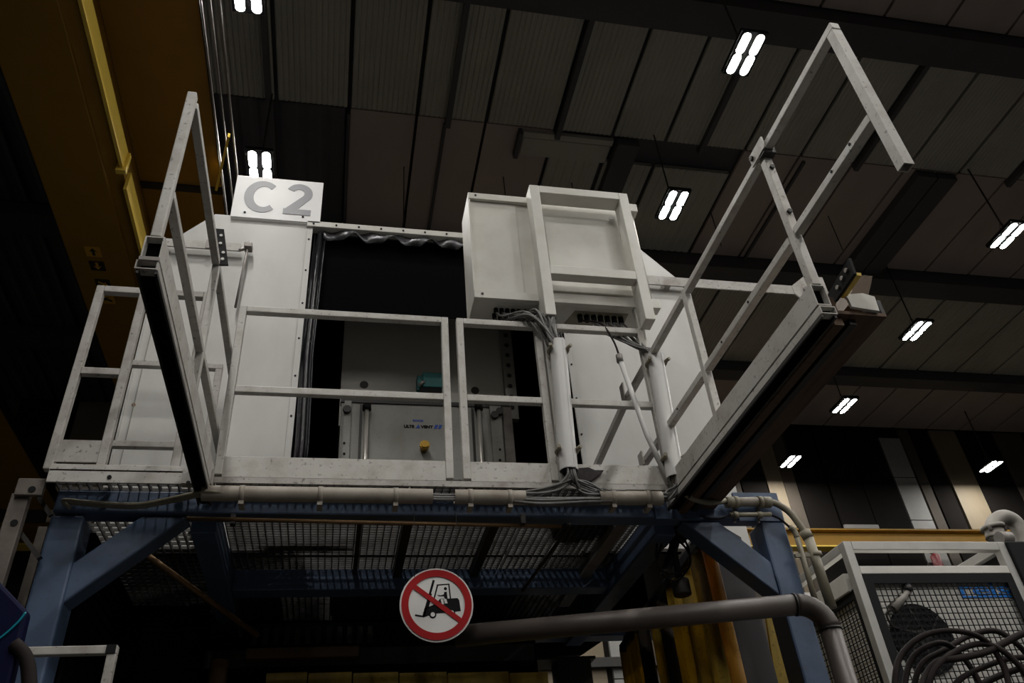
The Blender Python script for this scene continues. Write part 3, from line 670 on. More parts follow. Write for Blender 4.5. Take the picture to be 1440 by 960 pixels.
# rusty beam beside the right guard rail
rb = thing('rusty_beam', 'dark rusty steel beam with a pale end cap beside the right guard rail', 'beam', (1.95, 3, 3.35))
MB().box((1.80, 2.10, 3.40), (2.02, 4.3, 3.415)).build('bottom_plate', 'rust', rb)
MB().box((1.80, 2.10, 3.415), (1.815, 4.3, 3.48)).build('side_plate', 'rust', rb)
MB().box((2.005, 2.10, 3.415), (2.02, 4.3, 3.48)).build('side_plate', 'dark', rb)
MB().box((1.795, 2.12, 3.36), (1.835, 4.3, 3.40)).build('rail_strip', 'wood', rb)
MB().box((1.87, 2.13, 3.375), (1.90, 4.3, 3.40)).build('rail_strip', 'dark', rb)
q0 = at(1190, 418, AY, 2.09)
MB().prism([at(px, py, AY, 2.085) for px, py in ((1187, 414), (1213, 412), (1230, 417), (1237, 437), (1198, 431), (1193, 420))], (0, .012, 0)).build('end_cap', 'cab', rb)
bo = thing('bolted_plate', 'black bolted steel plate with a yellow edge strip on the rusty beam', 'bracket', (1.85, 2.2, 3.48))
MB().prism([at(px, py, AX, 1.84) for px, py in ((1160, 428), (1197, 363), (1205, 385), (1178, 424))], (-.012, 0, 0)).build('plate', 'black', bo)
MB().prism([at(px, py, AX, 1.85) for px, py in ((1180, 417), (1204, 383), (1205, 387), (1183, 419))], (.02, 0, 0)).build('edge_strip', 'yel2', bo)
for px, py in ((1191, 380), (1185, 391), (1179, 404)): disc(at(px, py, AX, 1.828), .009, .008, (-1, 0, 0), 8).build('bolt', 'steel', bo)
wbk = at(1205, 400, AY, 2.25)
wk = MB().prism([at(px, py, AY, 2.2) for px, py in ((1192, 430), (1204, 386), (1227, 388), (1224, 403), (1217, 432))], (0, .15, 0)).build('wood_block', 'wood')
tag(wk, 'brown wooden block behind the black bolted plate at the rusty beam end', 'block')

# ================================================================ electrical cabinet on its frame
YF = 3.56
cx0 = .722; cx1 = 1.85; cz0 = at(700, 421, AY, 3.7).z; cz1 = 5.615
ec = thing('electrical_cabinet', 'pale grey electrical cabinet above the railings', 'cabinet', (1.28, 3.8, cz0))
MB().box((cx0, 3.72, cz0), (cx1, 3.98, cz1)).build('body', 'cab', ec, .004)
# left door with folded lips
d1 = at(745, 300, AY, 3.7).x
MB().box((cx0, 3.69, cz1-.055), (d1+.02, 3.72, cz1)).build('door_lip', 'cab', ec, .003)
MB().box((cx0, 3.69, cz0), (d1+.08, 3.72, cz0+.06)).build('door_lip', 'cab', ec, .003)
MB().box((cx0, 3.695, cz0+.06), (cx0+.012, 3.72, cz1-.055)).build('door_lip', 'cab', ec)
MB().box((cx0+.012, 3.715, cz0+.06), (d1-.09, 3.72, cz1-.055)).build('door', 'cab', ec, .004)
disc((cx0+.05, 3.69, cz0+.03), .008, .004).build('screw', 'dark', ec); disc((cx0+.05, 3.69, cz1-.025), .008, .004).build('screw', 'dark', ec)
# right door, deep frame
dz0 = at(830, 372, AY, 3.7).z
dx0, dx1 = at(764, 305, AY, 3.7).x, at(862, 320, AY, 3.7).x
MB().box((dx0, 3.70, dz0-.06), (dx1+.04, 3.72, cz1-.14)).build('door', 'cab', ec, .006)
MB().box((1.22, 3.69, cz0), (cx1, 3.72, cz0+.075)).build('door_lip', 'cab', ec, .003)
MB().box((1.22, 3.70, cz0+.10), (1.80, 3.72, dz0-.19)).build('door', 'cab', ec, .004)
# frame
fx0, fx1, fz0, fz1 = 1.115, 1.80, 4.50, 5.60
MB().box((fx0, YF, fz0), (fx0+.065, YF+.11, fz1)).build('frame_post', 'cab', ec, .004)
MB().box((fx1-.065, YF, fz0+.01), (fx1, YF+.11, fz1)).build('frame_post', 'cab', ec, .004)
MB().box((fx0+.065, YF, fz1-.065), (fx1-.065, YF+.11, fz1)).build('frame_top', 'cab', ec, .004)
zc_ = at(830, 382, AY, YF).z
MB().box((fx0+.065, YF, zc_-.035), (fx1-.065, YF+.07, zc_+.035)).build('frame_cross_bar', 'cab', ec, .004)
for zq in (5.5, 4.66):
    MB().box((fx1, YF+.03, zq-.035), (fx1+.065, YF+.1, zq+.035)).build('hinge_lug', 'cab', ec, .003)
MB().tube([(fx1+.03, YF+.07, 4.65), (fx1+.03, YF+.07, 5.5)], .01, 8).build('hinge_rod', 'cab', ec)
for x, z in ((d1+.03, cz1-.13), (1.70, cz1-.16)):
    MB().box((x-.02, 3.66, z-.012), (x+.02, 3.68, z+.012)).build('bright_clip', 'white', ec)
# cable glands in the cabinet floor
LG = []
for r in range(2):
    for k in range(10):
        p = Vector((.87+k*.036, 3.79+r*.055, cz0)); LG.append(p)
        MB().tube([p, p-Vector((0, 0, .035))], .014, 8).build('cable_gland', 'black', ec)
RG = []
gp = MB().prism([(1.37, 3.76, cz0), (1.72, 3.76, cz0), (1.72, 3.9, cz0), (1.33, 3.9, cz0)], (0, 0, -.004)).build('gland_plate', 'beige', ec)
for k in range(7):
    p = Vector((1.41+k*.045, 3.80, cz0-.004)); RG.append(p)
    MB().tube([p, p-Vector((0, 0, .045))], .018, 8).build('cable_gland', 'black', ec)
# support legs behind the conduits
for x in (1.145, 1.76):
    MB().box((x-.02, 3.70, 3.475), (x+.02, 3.74, 4.72)).build('support_leg', 'cab', ec, .003)

# ================================================================ conduits and cables
def vconduit(label, top, bot):
    t = thing('cable_conduit', label, 'conduit', bot, 'vertical cable conduits')
    d = (top-bot)
    MB().pipe([bot, top], .048, .005, 20).build('tube', 'pvc', t)
    s = d.normalized(); f = Vector((.022, -.044, 0))
    MB().bar(bot+f, top+f, .008, .006, (0, 1, 0)).build('seam', 'pvc', t)
    for k in (.14, .93):
        c = bot+d*k
        m = MB(); A = [math.radians(150+240*j/14) for j in range(15)]
        A = [math.radians(-30+240*j/14) for j in range(15)]
        pts = [c+Vector((.056*math.cos(a), .056*math.sin(a), 0)) for a in A]
        m.tube([pts[0]+Vector((.012, -.03, 0))]+pts+[pts[-1]+Vector((-.012, -.03, 0))], .011, 6).build('clip', 'beige', t)
    return t
vt1 = at(784, 481, AY, 3.6); vb1 = at(800, 662, AY, 3.6); vt2 = at(921, 500, AY, 3.6); vb2 = at(950, 672, AY, 3.6)
vconduit('white vertical cable conduit left, below the cabinet frame', vt1, vb1)
vconduit('white vertical cable conduit right, near the guard rail foot', vt2, vb2)
YH = 3.605; zh = lambda px, py: at(px, py, AY, YH)
def hconduit(label, px0, px1, py0, py1):
    a, b = zh(px0, py0), zh(px1, py1); z = (a.z+b.z)/2; a.z = b.z = z
    t = thing('cable_conduit', label, 'conduit', a, 'level cable conduits')
    MB().pipe([a, b], .037, .004, 20).build('tube', 'hpvc', t)
    n = max(2, int((b-a).length/.42)+1)
    for k in range(n):
        c = a.lerp(b, (k+.5)/n if n > 2 else .22+.56*k)
        MB().tube([c-Vector((.012, 0, 0)), c+Vector((.012, 0, 0))], .040, 20).build('collar', 'hpvc', t)
        MB().box((c.x-.012, YH-.012, z-.056), (c.x+.012, YH+.06, z-.034)).build('saddle_clip', 'hpvc', t)
    return a, b
h1 = hconduit('long level cable conduit along the deck edge under the wide railing', 284, 608, 694, 697)
h2 = hconduit('short level cable conduit left of the cable junction', 639, 738, 698, 700)
h3 = hconduit('short level cable conduit between the two vertical conduits', 842, 930, 699, 701)
def cab_(label, pts, r, m='cable', n=6, name='cable', group='cables of the conduits'):
    return tag(T(smooth(pts, n), r, 6).build(name, m), label, 'cable', group)
R_ = random.uniform
bl = 'grey cable sagging from the cabinet floor into the left vertical conduit'
for i, p in enumerate(LG):
    e = vt1+Vector((R_(-.028, .028), R_(-.028, .028), -.06))
    cab_(bl, [p-Vector((0, 0, .03)), p+Vector((.03, -.06, -.085+R_(-.02, .02))), Vector((p.x*.5+e.x*.5, 3.60+R_(-.02, .02), 4.535+R_(-.035, .03))), e+Vector((-.035, -.005, .085+R_(-.01, .01))), e], .0075)
br = 'grey cable running from the right gland plate into the right vertical conduit'
for i, p in enumerate(RG[2:]):
    e = vt2+Vector((R_(-.028, .028), R_(-.028, .028), -.06))
    cab_(br, [p-Vector((0, 0, .04)), p+Vector((.02, -.03, -.10)), p.lerp(e, .6)+Vector((0, -.02, -.01+R_(-.02, .02))), e+Vector((-.01, 0, .09)), e], .007)
    q = e+Vector((R_(-.02, .02), R_(-.01, .01), 0))
    cab_(br, [p-Vector((.01, 0, .04)), p+Vector((.0, -.02, -.12)), p.lerp(q, .6)+Vector((0, -.015, -.03)), q+Vector((-.015, 0, .08)), q], .006)
# slim rod conduit fed by one cable
s0 = at(871, 503, AY, 3.63); s1 = at(910, 612, AY, 3.63); s2 = at(940, 676, AY, 3.63)
cab_('single dark cable drooping from the gland plate to the slim conduit', [RG[0]-Vector((0, 0, .04)), at(845, 455, AY, 3.68), at(862, 478, AY, 3.65), s0+Vector((0, 0, .02)), s0-Vector((0, 0, .05))], .006, 'hose')
sl = thing('slim_conduit', 'slim grey slanting conduit beside the right vertical conduit', 'conduit', s2)
MB().tube([s0, s1, s2], .015, 10).build('tube', 'pvc', sl)
MB().tube([s0-Vector((0, 0, .03)), s0+Vector((0, 0, .02))], .02, 10).build('gland', 'galv', sl)
# junction below the left vertical conduit
jl = 'grey cable fanning out below the left vertical conduit'
for k in range(22):
    side = -1 if k < 10 else 1
    o = Vector((R_(-.03, .03), R_(-.03, .03), .04)); y = YH+R_(-.03, .02)
    if side < 0: pe = zh(R_(700, 735), 700+R_(-7, 7)); pm = zh(R_(755, 772), 692+R_(-7, 5))
    else: pe = zh(R_(845, 860), 699+R_(-8, 6)); pm = zh(R_(815, 828), 688+R_(-8, 8))
    pe.y = y; pm.y = y
    cab_(jl, [vb1+o, vb1+Vector((o.x*.9+side*.006, o.y, -.045)), pm, pe, pe+Vector((side*.10, 0, 0))], .0065)
il = 'grey cable lying level between the two short conduits'
for k in range(7):
    z = R_(-.026, -.004); y = R_(-.03, .02)
    a = h2[1]+Vector((-.08, y, z)); b = h3[0]+Vector((.08, y, z))
    cab_(il, [a, a.lerp(b, .3)+Vector((0, -.005, -.012+R_(-.006, .006))), a.lerp(b, .7)+Vector((0, -.005, -.010+R_(-.006, .006))), b], .0075)
for k in range(5):
    z = R_(-.024, .02); y = R_(-.02, .02); a = h1[1]+Vector((-.08, y, z)); b = h2[0]+Vector((.08, y, z))
    cab_('grey cable bridging the gap between the long and the short level conduit', [a, a.lerp(b, .5)+Vector((0, 0, -.006)), b], .008)
for k in range(9):
    o = Vector((R_(-.03, .03), R_(-.03, .03), .05)); z = R_(-.026, .02)
    cab_('grey cable curving from the right vertical conduit into the level conduit', [vb2+o, vb2+Vector((o.x, o.y, -.05)), zh(943+R_(-6, 8), 696+R_(-6, 6)), h3[1]+Vector((-.0, R_(-.02, .02), z)), h3[1]+Vector((-.1, 0, z))], .007)
# corrugated hose from the right conduit to the beige conduits on the blue post
ch_ = [vb2+Vector((0, -.01, .03)), at(952, 680, AY, 3.6), at(968, 698, AY, 3.6), at(995, 706, AY, 3.68), at(1022, 704, AY, 3.77)]
cab_('brown corrugated hose swinging from the right conduit towards the blue post', ch_, .016, 'beige', 10, 'corrugated_hose')
# sagging cable bundle at the left end
for k in range(6):
    d = Vector((0, R_(-.03, .03), R_(-.012, .012)))
    cab_('brown cable sagging below the far left deck edge', [h1[0]+d+Vector((.1, 0, 0)), h1[0]+d, at(235, 703, AY, 3.68)+d, at(190, 710, AY, 3.72)+d, at(130, 707, AY, 3.76)+d, at(92, 704, AY, 3.78)+d, at(98, 713, AY, 3.78)+d*.5], .008, 'beige')

# beige conduits with clips on the right blue corner
bg = thing('beige_conduit', 'thick beige conduit bending down the right blue post', 'conduit', at(1160, 840, AY, 3.76))
yb_ = 3.77; f_ = lambda px, py, y=yb_: at(px, py, AY, y)
MB().tube([f_(1030, 706), f_(1078, 705)], .026, 16).build('level_tube', 'hpvc', bg)
for px in (1027, 1077): MB().tube([f_(px-6, 706), f_(px+6, 706)], .031, 16).build('sleeve', 'beige', bg)
MB().tube(smooth([f_(1080, 705), f_(1094, 709), f_(1110, 720), f_(1123, 736), f_(1134, 752)]), .018, 12).build('bend_hose', 'beige', bg)
MB().tube([f_(1131, 746), f_(1137, 757)], .03, 14).build('sleeve', 'beige', bg)
MB().tube([f_(1136, 753), f_(1170, 855)], .027, 16).build('down_tube', 'beige', bg)
bs = thing('beige_conduit', 'thin beige conduit beside the thick one on the right blue post', 'conduit', at(1145, 840, AY, 3.76))
MB().tube([f_(1026, 724), f_(1084, 723)], .013, 10).build('level_tube', 'beige', bs)
MB().tube(smooth([f_(1085, 724), f_(1096, 729), f_(1107, 738), f_(1116, 747)]), .006, 8).build('bend_cable', 'hose', bs)
MB().tube(smooth([f_(1110, 741), f_(1117, 746), f_(1121, 756)]), .016, 10).build('elbow', 'beige', bs)
MB().tube([f_(1120, 752), f_(1148, 850)], .015, 12).build('down_tube', 'beige', bs)
MB().tube(smooth([f_(985, 725), f_(1000, 729), f_(1015, 728), f_(1026, 724)]), .005, 6).build('loose_cable', 'hose', bs)
for px in (1034, 1068):
    a = f_(px, 698); b = f_(px+2, 732)
    MB().bar(a+Vector((0, .03, 0)), b+Vector((0, .03, 0)), .012, .012, (0, 1, 0)).build('clip_strut', 'galv', bg)
    MB().tube([f_(px-3, 706), f_(px+3, 706)], .034, 14).build('clip', 'beige', bg)
    MB().tube([f_(px-3, 724), f_(px+3, 724)], .019, 12).build('clip', 'beige', bs)
MB().bar(f_(1118, 781), f_(1152, 780), .014, .02, (0, 0, 1)).build('clip_strut', 'beige', bg)
MB().tube([f_(1146, 777), f_(1148, 783)], .034, 14).build('clip', 'beige', bg)

# ================================================================ forklift prohibition sign
sc = at(614, 850, AY, 3.78); sr_ = .174; ys = 3.775
fs = thing('prohibition_sign', 'round red and white no-forklift sign hanging under the platform', 'sign', sc)
def S(u, v, y=ys): return Vector((sc.x+u*sr_, y, sc.z+v*sr_))
def circ(r, n=64): return [(r*math.cos(2*math.pi*k/n), r*math.sin(2*math.pi*k/n)) for k in range(n)]
MB().prism([S(*p) for p in circ(1)], (0, .008, 0)).build('disc', 'white', fs)
def ring(r0, r1, m, nm, n=64, c=(0, 0), y=ys-.002, par=fs):
    o = circ(r0, n); i = circ(r1, n); mb = MB()
    mb.add([S(c[0]+u, c[1]+v, y) for u, v in o]+[S(c[0]+u, c[1]+v, y) for u, v in i]+[S(c[0]+u, c[1]+v, y+.0015) for u, v in o]+[S(c[0]+u, c[1]+v, y+.0015) for u, v in i],
           [f for k in range(n) for j in [(k+1) % n] for f in ((k, j, n+j, n+k), (2*n+k, 3*n+k, 3*n+j, 2*n+j), (k, 2*n+k, 2*n+j, j), (n+k, n+j, 3*n+j, 3*n+k))])
    return mb.build(nm, m, par)
def shape(pts, m, nm, y=ys-.001, t=.001): return MB().prism([S(u, v, y) for u, v in pts], (0, t, 0)).build(nm, m, fs)
# image to sign units: the crop shows the disc about (507,470) px with radius 356
def U(x, y): return ((x-507)/352., (478-y)/350.)
def stroke(a, b, w, m, nm, y=ys-.001):
    a = Vector(U(*a)); b = Vector(U(*b)); d = (b-a).normalized(); n = Vector((-d.y, d.x))*w/2
    return shape([a+n, b+n, b-n, a-n], m, nm, y)
sh = -.02
stroke((483, 243), (380, 590), .062, 'ink', 'forklift_mast'); stroke((300, 577), (384, 592), .045, 'ink', 'forklift_fork')
stroke((455, 375), (420, 515), .05, 'ink', 'forklift_mast')
stroke((520, 288), (470, 470), .04, 'ink', 'forklift_cage'); stroke((510, 292), (634, 284), .034, 'ink', 'forklift_cage'); stroke((628, 282), (640, 425), .036, 'ink', 'forklift_cage')
shape([U(*p) for p in ((388, 515), (455, 490), (500, 470), (540, 425), (575, 425), (585, 470), (612, 470), (600, 425), (710, 420), (724, 440), (736, 545), (672, 552), (600, 560), (480, 566), (378, 600))], 'ink', 'forklift_body')
shape([U(*p) for p in ((545, 430), (570, 430), (575, 480), (555, 475))], 'white', 'forklift_seat_gap', ys-.0016)
ring(.098, .0, 'ink', 'forklift_wheel', 24, U(467, 575)); ring(.06, 0, 'white', 'wheel_hub', 20, U(467, 575), ys-.0035)
ring(.098, .0, 'ink', 'forklift_wheel', 24, U(648, 560)); ring(.06, 0, 'white', 'wheel_hub', 20, U(648, 560), ys-.0035)
ring(.044, 0, 'ink', 'driver_head', 18, U(594, 328), ys-.001)
shape([U(*p) for p in ((582, 360), (606, 358), (612, 425), (584, 425), (578, 400), (530, 402), (512, 388), (545, 392), (576, 384))], 'ink', 'driver_body')
stroke((285, 300), (735, 640), .135, 'red', 'red_bar', ys-.0045)
ring(.955, .765, 'red', 'red_ring', y=ys-.005)
for px, py in ((583, 811), (645, 811)):
    q = at(px, py, AY, ys); MB().tube([q, (q.x, ys+.01, 3.34), (q.x, 3.82, 3.36)], .0015, 6).build('hanging_wire', 'dark', fs)

# fluff of soot caught on the right toe board
ring_ = [at(px, py, AY, 3.64) for px, py in ((808, 662), (815, 657), (828, 656), (836, 660), (850, 660), (843, 668), (832, 676), (818, 678), (810, 672))]
tag(MB().prism(ring_, (0, .02, 0)).build('soot_clump', 'fluff', None, .006), 'black soot clump stuck on the toe board beside the left conduit foot', 'soot')

# ================================================================ big grey pipe
zp = 2.77
a = at(655, 893, AZ, zp); b = at(1118, 850, AZ, zp); c = at(1160, 868, AZ, zp-.06); 
dirp = (b-a).normalized(); start = a-dirp*.05
bp_ = thing('grey_pipe', 'thick brown-grey pipe running level below the platform and bending down', 'pipe', (b.x, b.y, 0))
pr = .050
MB().tube([start, b], pr, 24).build('level_run', 'duct', bp_)
cx_ = b+dirp*.16
el = [b+dirp*(.13*math.sin(t*math.pi/16))+Vector((0, 0, -.13*(1-math.cos(t*math.pi/16)))) for t in range(9)]
MB().tube(el, pr+.0015, 24).build('elbow', 'duct', bp_)
e = el[-1]; MB().tube([e, (e.x, e.y, .0)], pr, 24).build('down_run', 'duct', bp_)
MB().tube([b-dirp*.006, b+dirp*.006], pr+.004, 24).build('weld_ring', 'dark', bp_); MB().tube([e+Vector((0, 0, .006)), e-Vector((0, 0, .006))], pr+.004, 24).build('weld_ring', 'dark', bp_)

# ================================================================ strip curtain at the right, hung from a track
XS_ = 2.05
s0_ = at(1000, 738, AX, XS_); s1_ = at(876, 912, AX, XS_)
sc_ = thing('strip_curtain', 'yellow and brown plastic strip curtain hanging from a dark track', 'curtain', (XS_, 4.8, 0))
MB().bar(s0_, s1_, .05, .05).build('track', 'dark', sc_)
MB().bar(s0_+Vector((.03, 0, .06)), s1_+Vector((.03, 0, .06)), .03, .05).build('track_cover', 'galv', sc_)
pxs = [(880, 905), (893, 893), (906, 874), (916, 860), (926, 846), (938, 830), (950, 812), (962, 796), (974, 782), (988, 765)]
cols = ['strip', 'strip', 'stripd', 'strip', 'stripd', 'strip', 'strip', 'strip', 'strip', 'strip2']
for k, ((px, py), cm) in enumerate(zip(pxs, cols)):
    p = at(px, py, AX, XS_+R_(-.02, .02)); w = .105
    m = MB(); n = 6; yy = p.y; vs = []
    ph = R_(0, 6)
    for z in (p.z-.0, 2.2, 1.2, .3):
        for i in range(n+1): vs.append((p.x+.02*math.sin(i*1.1+ph)+R_(-.004, .004), yy-w+2*w*i/n, z))
    m.add(vs, [(j*(n+1)+i, j*(n+1)+i+1, (j+1)*(n+1)+i+1, (j+1)*(n+1)+i) for j in range(3) for i in range(n)], True)
    o = m.build('strip', cm, sc_); sd = o.modifiers.new('s', 'SOLIDIFY'); sd.thickness = .004
# dark sheet beside the curtain, and narrow posts behind it
y4 = 4.2
ds = MB().prism([at(px, py, AY, y4) for px, py in ((984, 760), (1020, 742), (1042, 755), (1095, 962), (1028, 962))]+[], (0, .03, 0)).build('dark_sheet', 'slate')
tag(ds, 'dark grey hanging sheet between the strip curtain and the right blue post', 'sheet')
yp = 4.35
MB_ = MB().prism([at(px, py, AY, yp) for px, py in ((1066, 790), (1080, 800), (1115, 962), (1092, 962))], (0, .02, 0)).build('yellow_strip', 'strip')
tag(MB_, 'single yellow plastic strip right of the dark grey sheet', 'strip')
for i, (x0, x1, m_, lb) in enumerate(((1086, 1093, 'pvc', 'slim pale pipe standing just left of the right blue post'), (1097, 1106, 'mwhite', 'narrow white upright profile behind the right blue post'))):
    a = at(x0, 830, AY, 4.5); b = at(x1, 830, AY, 4.5)
    if i == 0: o = T([( (a.x+b.x)/2, 4.5, 0), ((a.x+b.x)/2, 4.5, a.z+.12)], (b.x-a.x)/2, 12).build('pipe', m_)
    else: o = MB().box((a.x, 4.5, 0), (b.x, 4.55, a.z+.1)).build('profile', m_, None, .004)
    tag(o, lb, 'pipe' if i == 0 else 'profile')
# lamp-like sensor hanging under the right platform corner, with loops of cable
q = at(958, 826, AX, 1.85)
hs = thing('hanging_sensor', 'small dark cylindrical device hanging under the right platform corner', 'device', q)
MB().tube([q+Vector((0, 0, -.045)), q+Vector((0, 0, .045))], .05, 16).build('body', 'dark', hs, .008)
MB().tube([q+Vector((0, 0, .04)), q+Vector((0, 0, .32))], .02, 8).build('stem', 'dark', hs)
MB().bar(q+Vector((-.09, -.02, .06)), q+Vector((.05, .05, .3)), .05, .03).build('arm', 'dark', hs)
for k in range(2):
    cab_('thin black cable looping round the hanging sensor', [q+Vector((-.1+k*.03, -.02, .25)), q+Vector((-.13, -.04, .12)), q+Vector((-.06, -.05, .02+.04*k)), q+Vector((.05, -.05, .1)), q+Vector((.07, -.03, .2+.05*k)), q+Vector((0, 0, .32))], .006, 'hose')

# ================================================================ ladder upright, navy box and light frame at the lower left
YD = 3.72; d_ = lambda px, py, y=YD: at(px, py, AY, y)
ld = thing('ladder_upright', 'worn perforated steel upright with cross braces at the left edge', 'ladder', (-1.42, YD, 0))
ta = d_(38, 696); ux = d_(16, 745).x
MB().bar((ux, YD, 0), (ux, YD, ta.z), .075, .04, (0, 1, 0)).build('upright', 'oldgalv', ld, .003)
c0_ = d_(30, 678); c1_ = d_(62, 702)
MB().box((c0_.x, YD-.045, c1_.z), (c1_.x, YD-.02, c0_.z)).build('head_plate', 'oldgalv', ld, .004)
hq = d_(45, 688, YD-.045); disc(hq, .016, .003).build('hole', 'black', ld)
hq = d_(20, 735, YD-.02); disc(hq, .016, .003).build('hole', 'black', ld)
MB().bar(d_(55, 700, YD+.05), d_(72, 725, YD+.05), .02, .02).build('brace', 'dark', ld)
MB().bar(d_(28, 748, YD+.05), d_(56, 785, YD+.05), .03, .02).build('brace', 'dark', ld)
r0 = d_(58, 760, 4.0).x
MB().box((r0-.03, 4.0, 0), (r0+.01, 4.04, d_(60, 740, 4.0).z)).build('rear_upright', 'oldgalv', ld)
nb = thing('navy_box', 'dark navy blue box with a thin turquoise line at the lower left corner', 'box', (-1.0, 2.5, 0))
n_ = lambda px, py: at(px, py, AY, 2.5)
MB().prism([n_(px, py) for px, py in ((-40, 776), (0, 818), (38, 858), (10, 975), (-40, 975))], (0, .05, 0)).build('housing', 'navy', nb, .01)
MB().tube(smooth([n_(37, 861)+Vector((0, -.004, 0)), n_(25, 876)+Vector((0, -.004, 0)), n_(0, 898)+Vector((0, -.004, 0)), n_(-30, 915)+Vector((0, -.004, 0))]), .003, 6).build('turquoise_line', 'cyan', nb)
cab_('dark hose hanging beside the navy box at the lower left corner', [n_(20, 905), n_(33, 918), n_(40, 940), n_(42, 985)], .02, 'hose', 8, 'hose', None)
fr_ = thing('tube_frame', 'low pale square-tube frame in front of the left blue post', 'frame', (-.87, 3.0, 0))
f0, f1 = at(25, 914, AY, 3.0), at(166, 914, AY, 3.0)
MB().box((f0.x-.4, 2.985, f1.z-.014), (f1.x, 3.015, f1.z+.014)).build('top_bar', 'oldrail', fr_, .003)
MB().box((f1.x-.03, 2.985, 0), (f1.x, 3.015, f1.z-.014)).build('leg', 'oldrail', fr_, .003)
MB().box((f1.x-.034, 2.98, f1.z-.014), (f1.x-.004, 2.985, f1.z+.014)).build('end_plug', 'black', fr_)
# brown pole slanting behind the left knee brace
a = at(185, 765, AY, 4.1); b = at(362, 893, AY, 4.9)
tag(T([a, b], .016, 8).build('slanting_pole', 'copper'), 'thin brown pole slanting down from the left knee brace into the dark', 'pole')
# wooden formwork boards far under the platform
yb2 = 5.02
tw = thing('timber_wall', 'row of dim yellow boards at the bottom edge under the platform', 'boards', (1, yb2, 0))
for k, (p0, p1) in enumerate(((375, 432), (434, 495), (497, 560), (562, 628), (630, 715), (717, 770))):
    a = at(p0, 946, AY, yb2); b = at(p1, 946, AY, yb2)
    MB().box((a.x, yb2, 0), (b.x, yb2+.05, a.z)).build('board', 'strip', tw)
a = at(800, 925, AY, 6.5); b = at(835, 925, AY, 6.5)
dk = thing('black_column', 'black steel column with a wide head plate under the platform', 'column', ((a.x+b.x)/2, 6.6, 0))
MB().box((a.x-.1, 6.5, 0), (b.x-.03, 6.7, a.z-.02)).build('shaft', 'dark', dk)
MB().box((a.x-.3, 6.45, a.z-.02), (b.x+.0, 6.75, a.z)).build('head_plate', 'dark', dk)
MB().prism([at(px, py, AY, 6.46) for px, py in ((735, 880), (862, 880), (858, 893), (818, 920), (735, 925))], (0, .04, 0)).build('gusset', 'black', dk)

# ================================================================ caged machine at the lower right
YQ = 4.2
def Q(px, py, y=YQ): return at(px, py, AY, y)
mz = Q(1300, 761).z; mx0 = Q(1188, 770).x; mx1 = Q(1418, 775).x
rm = thing('caged_machine', 'pale aluminium framed machine with black mesh guards, lower right', 'machine', (3.6, YQ+.4, 0))
w = .055; yb3 = 5.1
for x in (mx0, mx1-w):
    for y in (YQ, yb3): MB().box((x, y, 0), (x+w, y+w, mz)).build('frame_post', 'alu', rm, .004)
MB().box((mx0+w, YQ, mz-w), (mx1-w, YQ+w, mz)).build('frame_bar', 'alu', rm, .004)
MB().box((mx0+w, yb3, mz-w), (mx1-w, yb3+w, mz)).build('frame_bar', 'alu', rm, .004)
for x in (mx0, mx1-w): MB().box((x, YQ+w, mz-w), (x+w, yb3, mz)).build('frame_bar', 'alu', rm, .004)
z2 = Q(1300, 797).z
MB().box((mx0+w, YQ+.035, 0), (mx1-w-.005, yb3-.02, z2)).build('white_housing', 'mwhite', rm, .008)
MB().box((mx0-.0, YQ+.10, z2-.11), (mx0+w, yb3-.02, z2)).build('white_housing_end', 'mwhite', rm, .004)
def guard(o_, ux, uz, W_, H_, wpx, name):
    """black flat frame with a woven wire mesh; o_ upper left corner, ux across"""
    o_ = Vector(o_); ux = Vector(ux); fw = .055
    g = MB(); nrm = Vector((0, 0, 1)).cross(ux)
    def bx(u0, u1, v0, v1, t=.012): g.prism([o_+ux*u0-Vector((0, 0, v0)), o_+ux*u1-Vector((0, 0, v0)), o_+ux*u1-Vector((0, 0, v1)), o_+ux*u0-Vector((0, 0, v1))], nrm*t)
    bx(0, W_, 0, fw); bx(0, fw, fw, H_); bx(W_-fw, W_, fw, H_); bx(fw, W_-fw, H_-fw, H_)
    go = g.build('guard_frame', 'black', rm)
    m = MB(); n = int((W_-2*fw)/wpx); c = nrm*.006
    for k in range(1, n+1):
        p = o_+ux*(fw+k*(W_-2*fw)/(n+1))+c; m.bar(p-Vector((0, 0, fw)), p-Vector((0, 0, H_-fw)), .0045, .0045)
    n = int((H_-2*fw)/wpx)
    for k in range(1, n+1):
        p = o_-Vector((0, 0, fw+k*(H_-2*fw)/(n+1)))+c; m.bar(p+ux*fw, p+ux*(W_-fw), .0045, .0045)
    m.build('wire_mesh', 'black', go)
z3 = Q(1300, 807).z
MB().box((mx0+w, YQ+.0, Q(1300, 806).z), (mx1-w, YQ+.034, Q(1300, 795).z)).build('upper_rail', 'mwhite', rm, .004)
guard((mx0+w, YQ-.002, z3), (1, 0, 0), 1, mx1-mx0-2*w, 1.6, .037, 'front')
guard((mx0+.02, yb3, z3-.06), (0, -1, 0), 1, yb3-YQ-w, 1.6, .037, 'side')
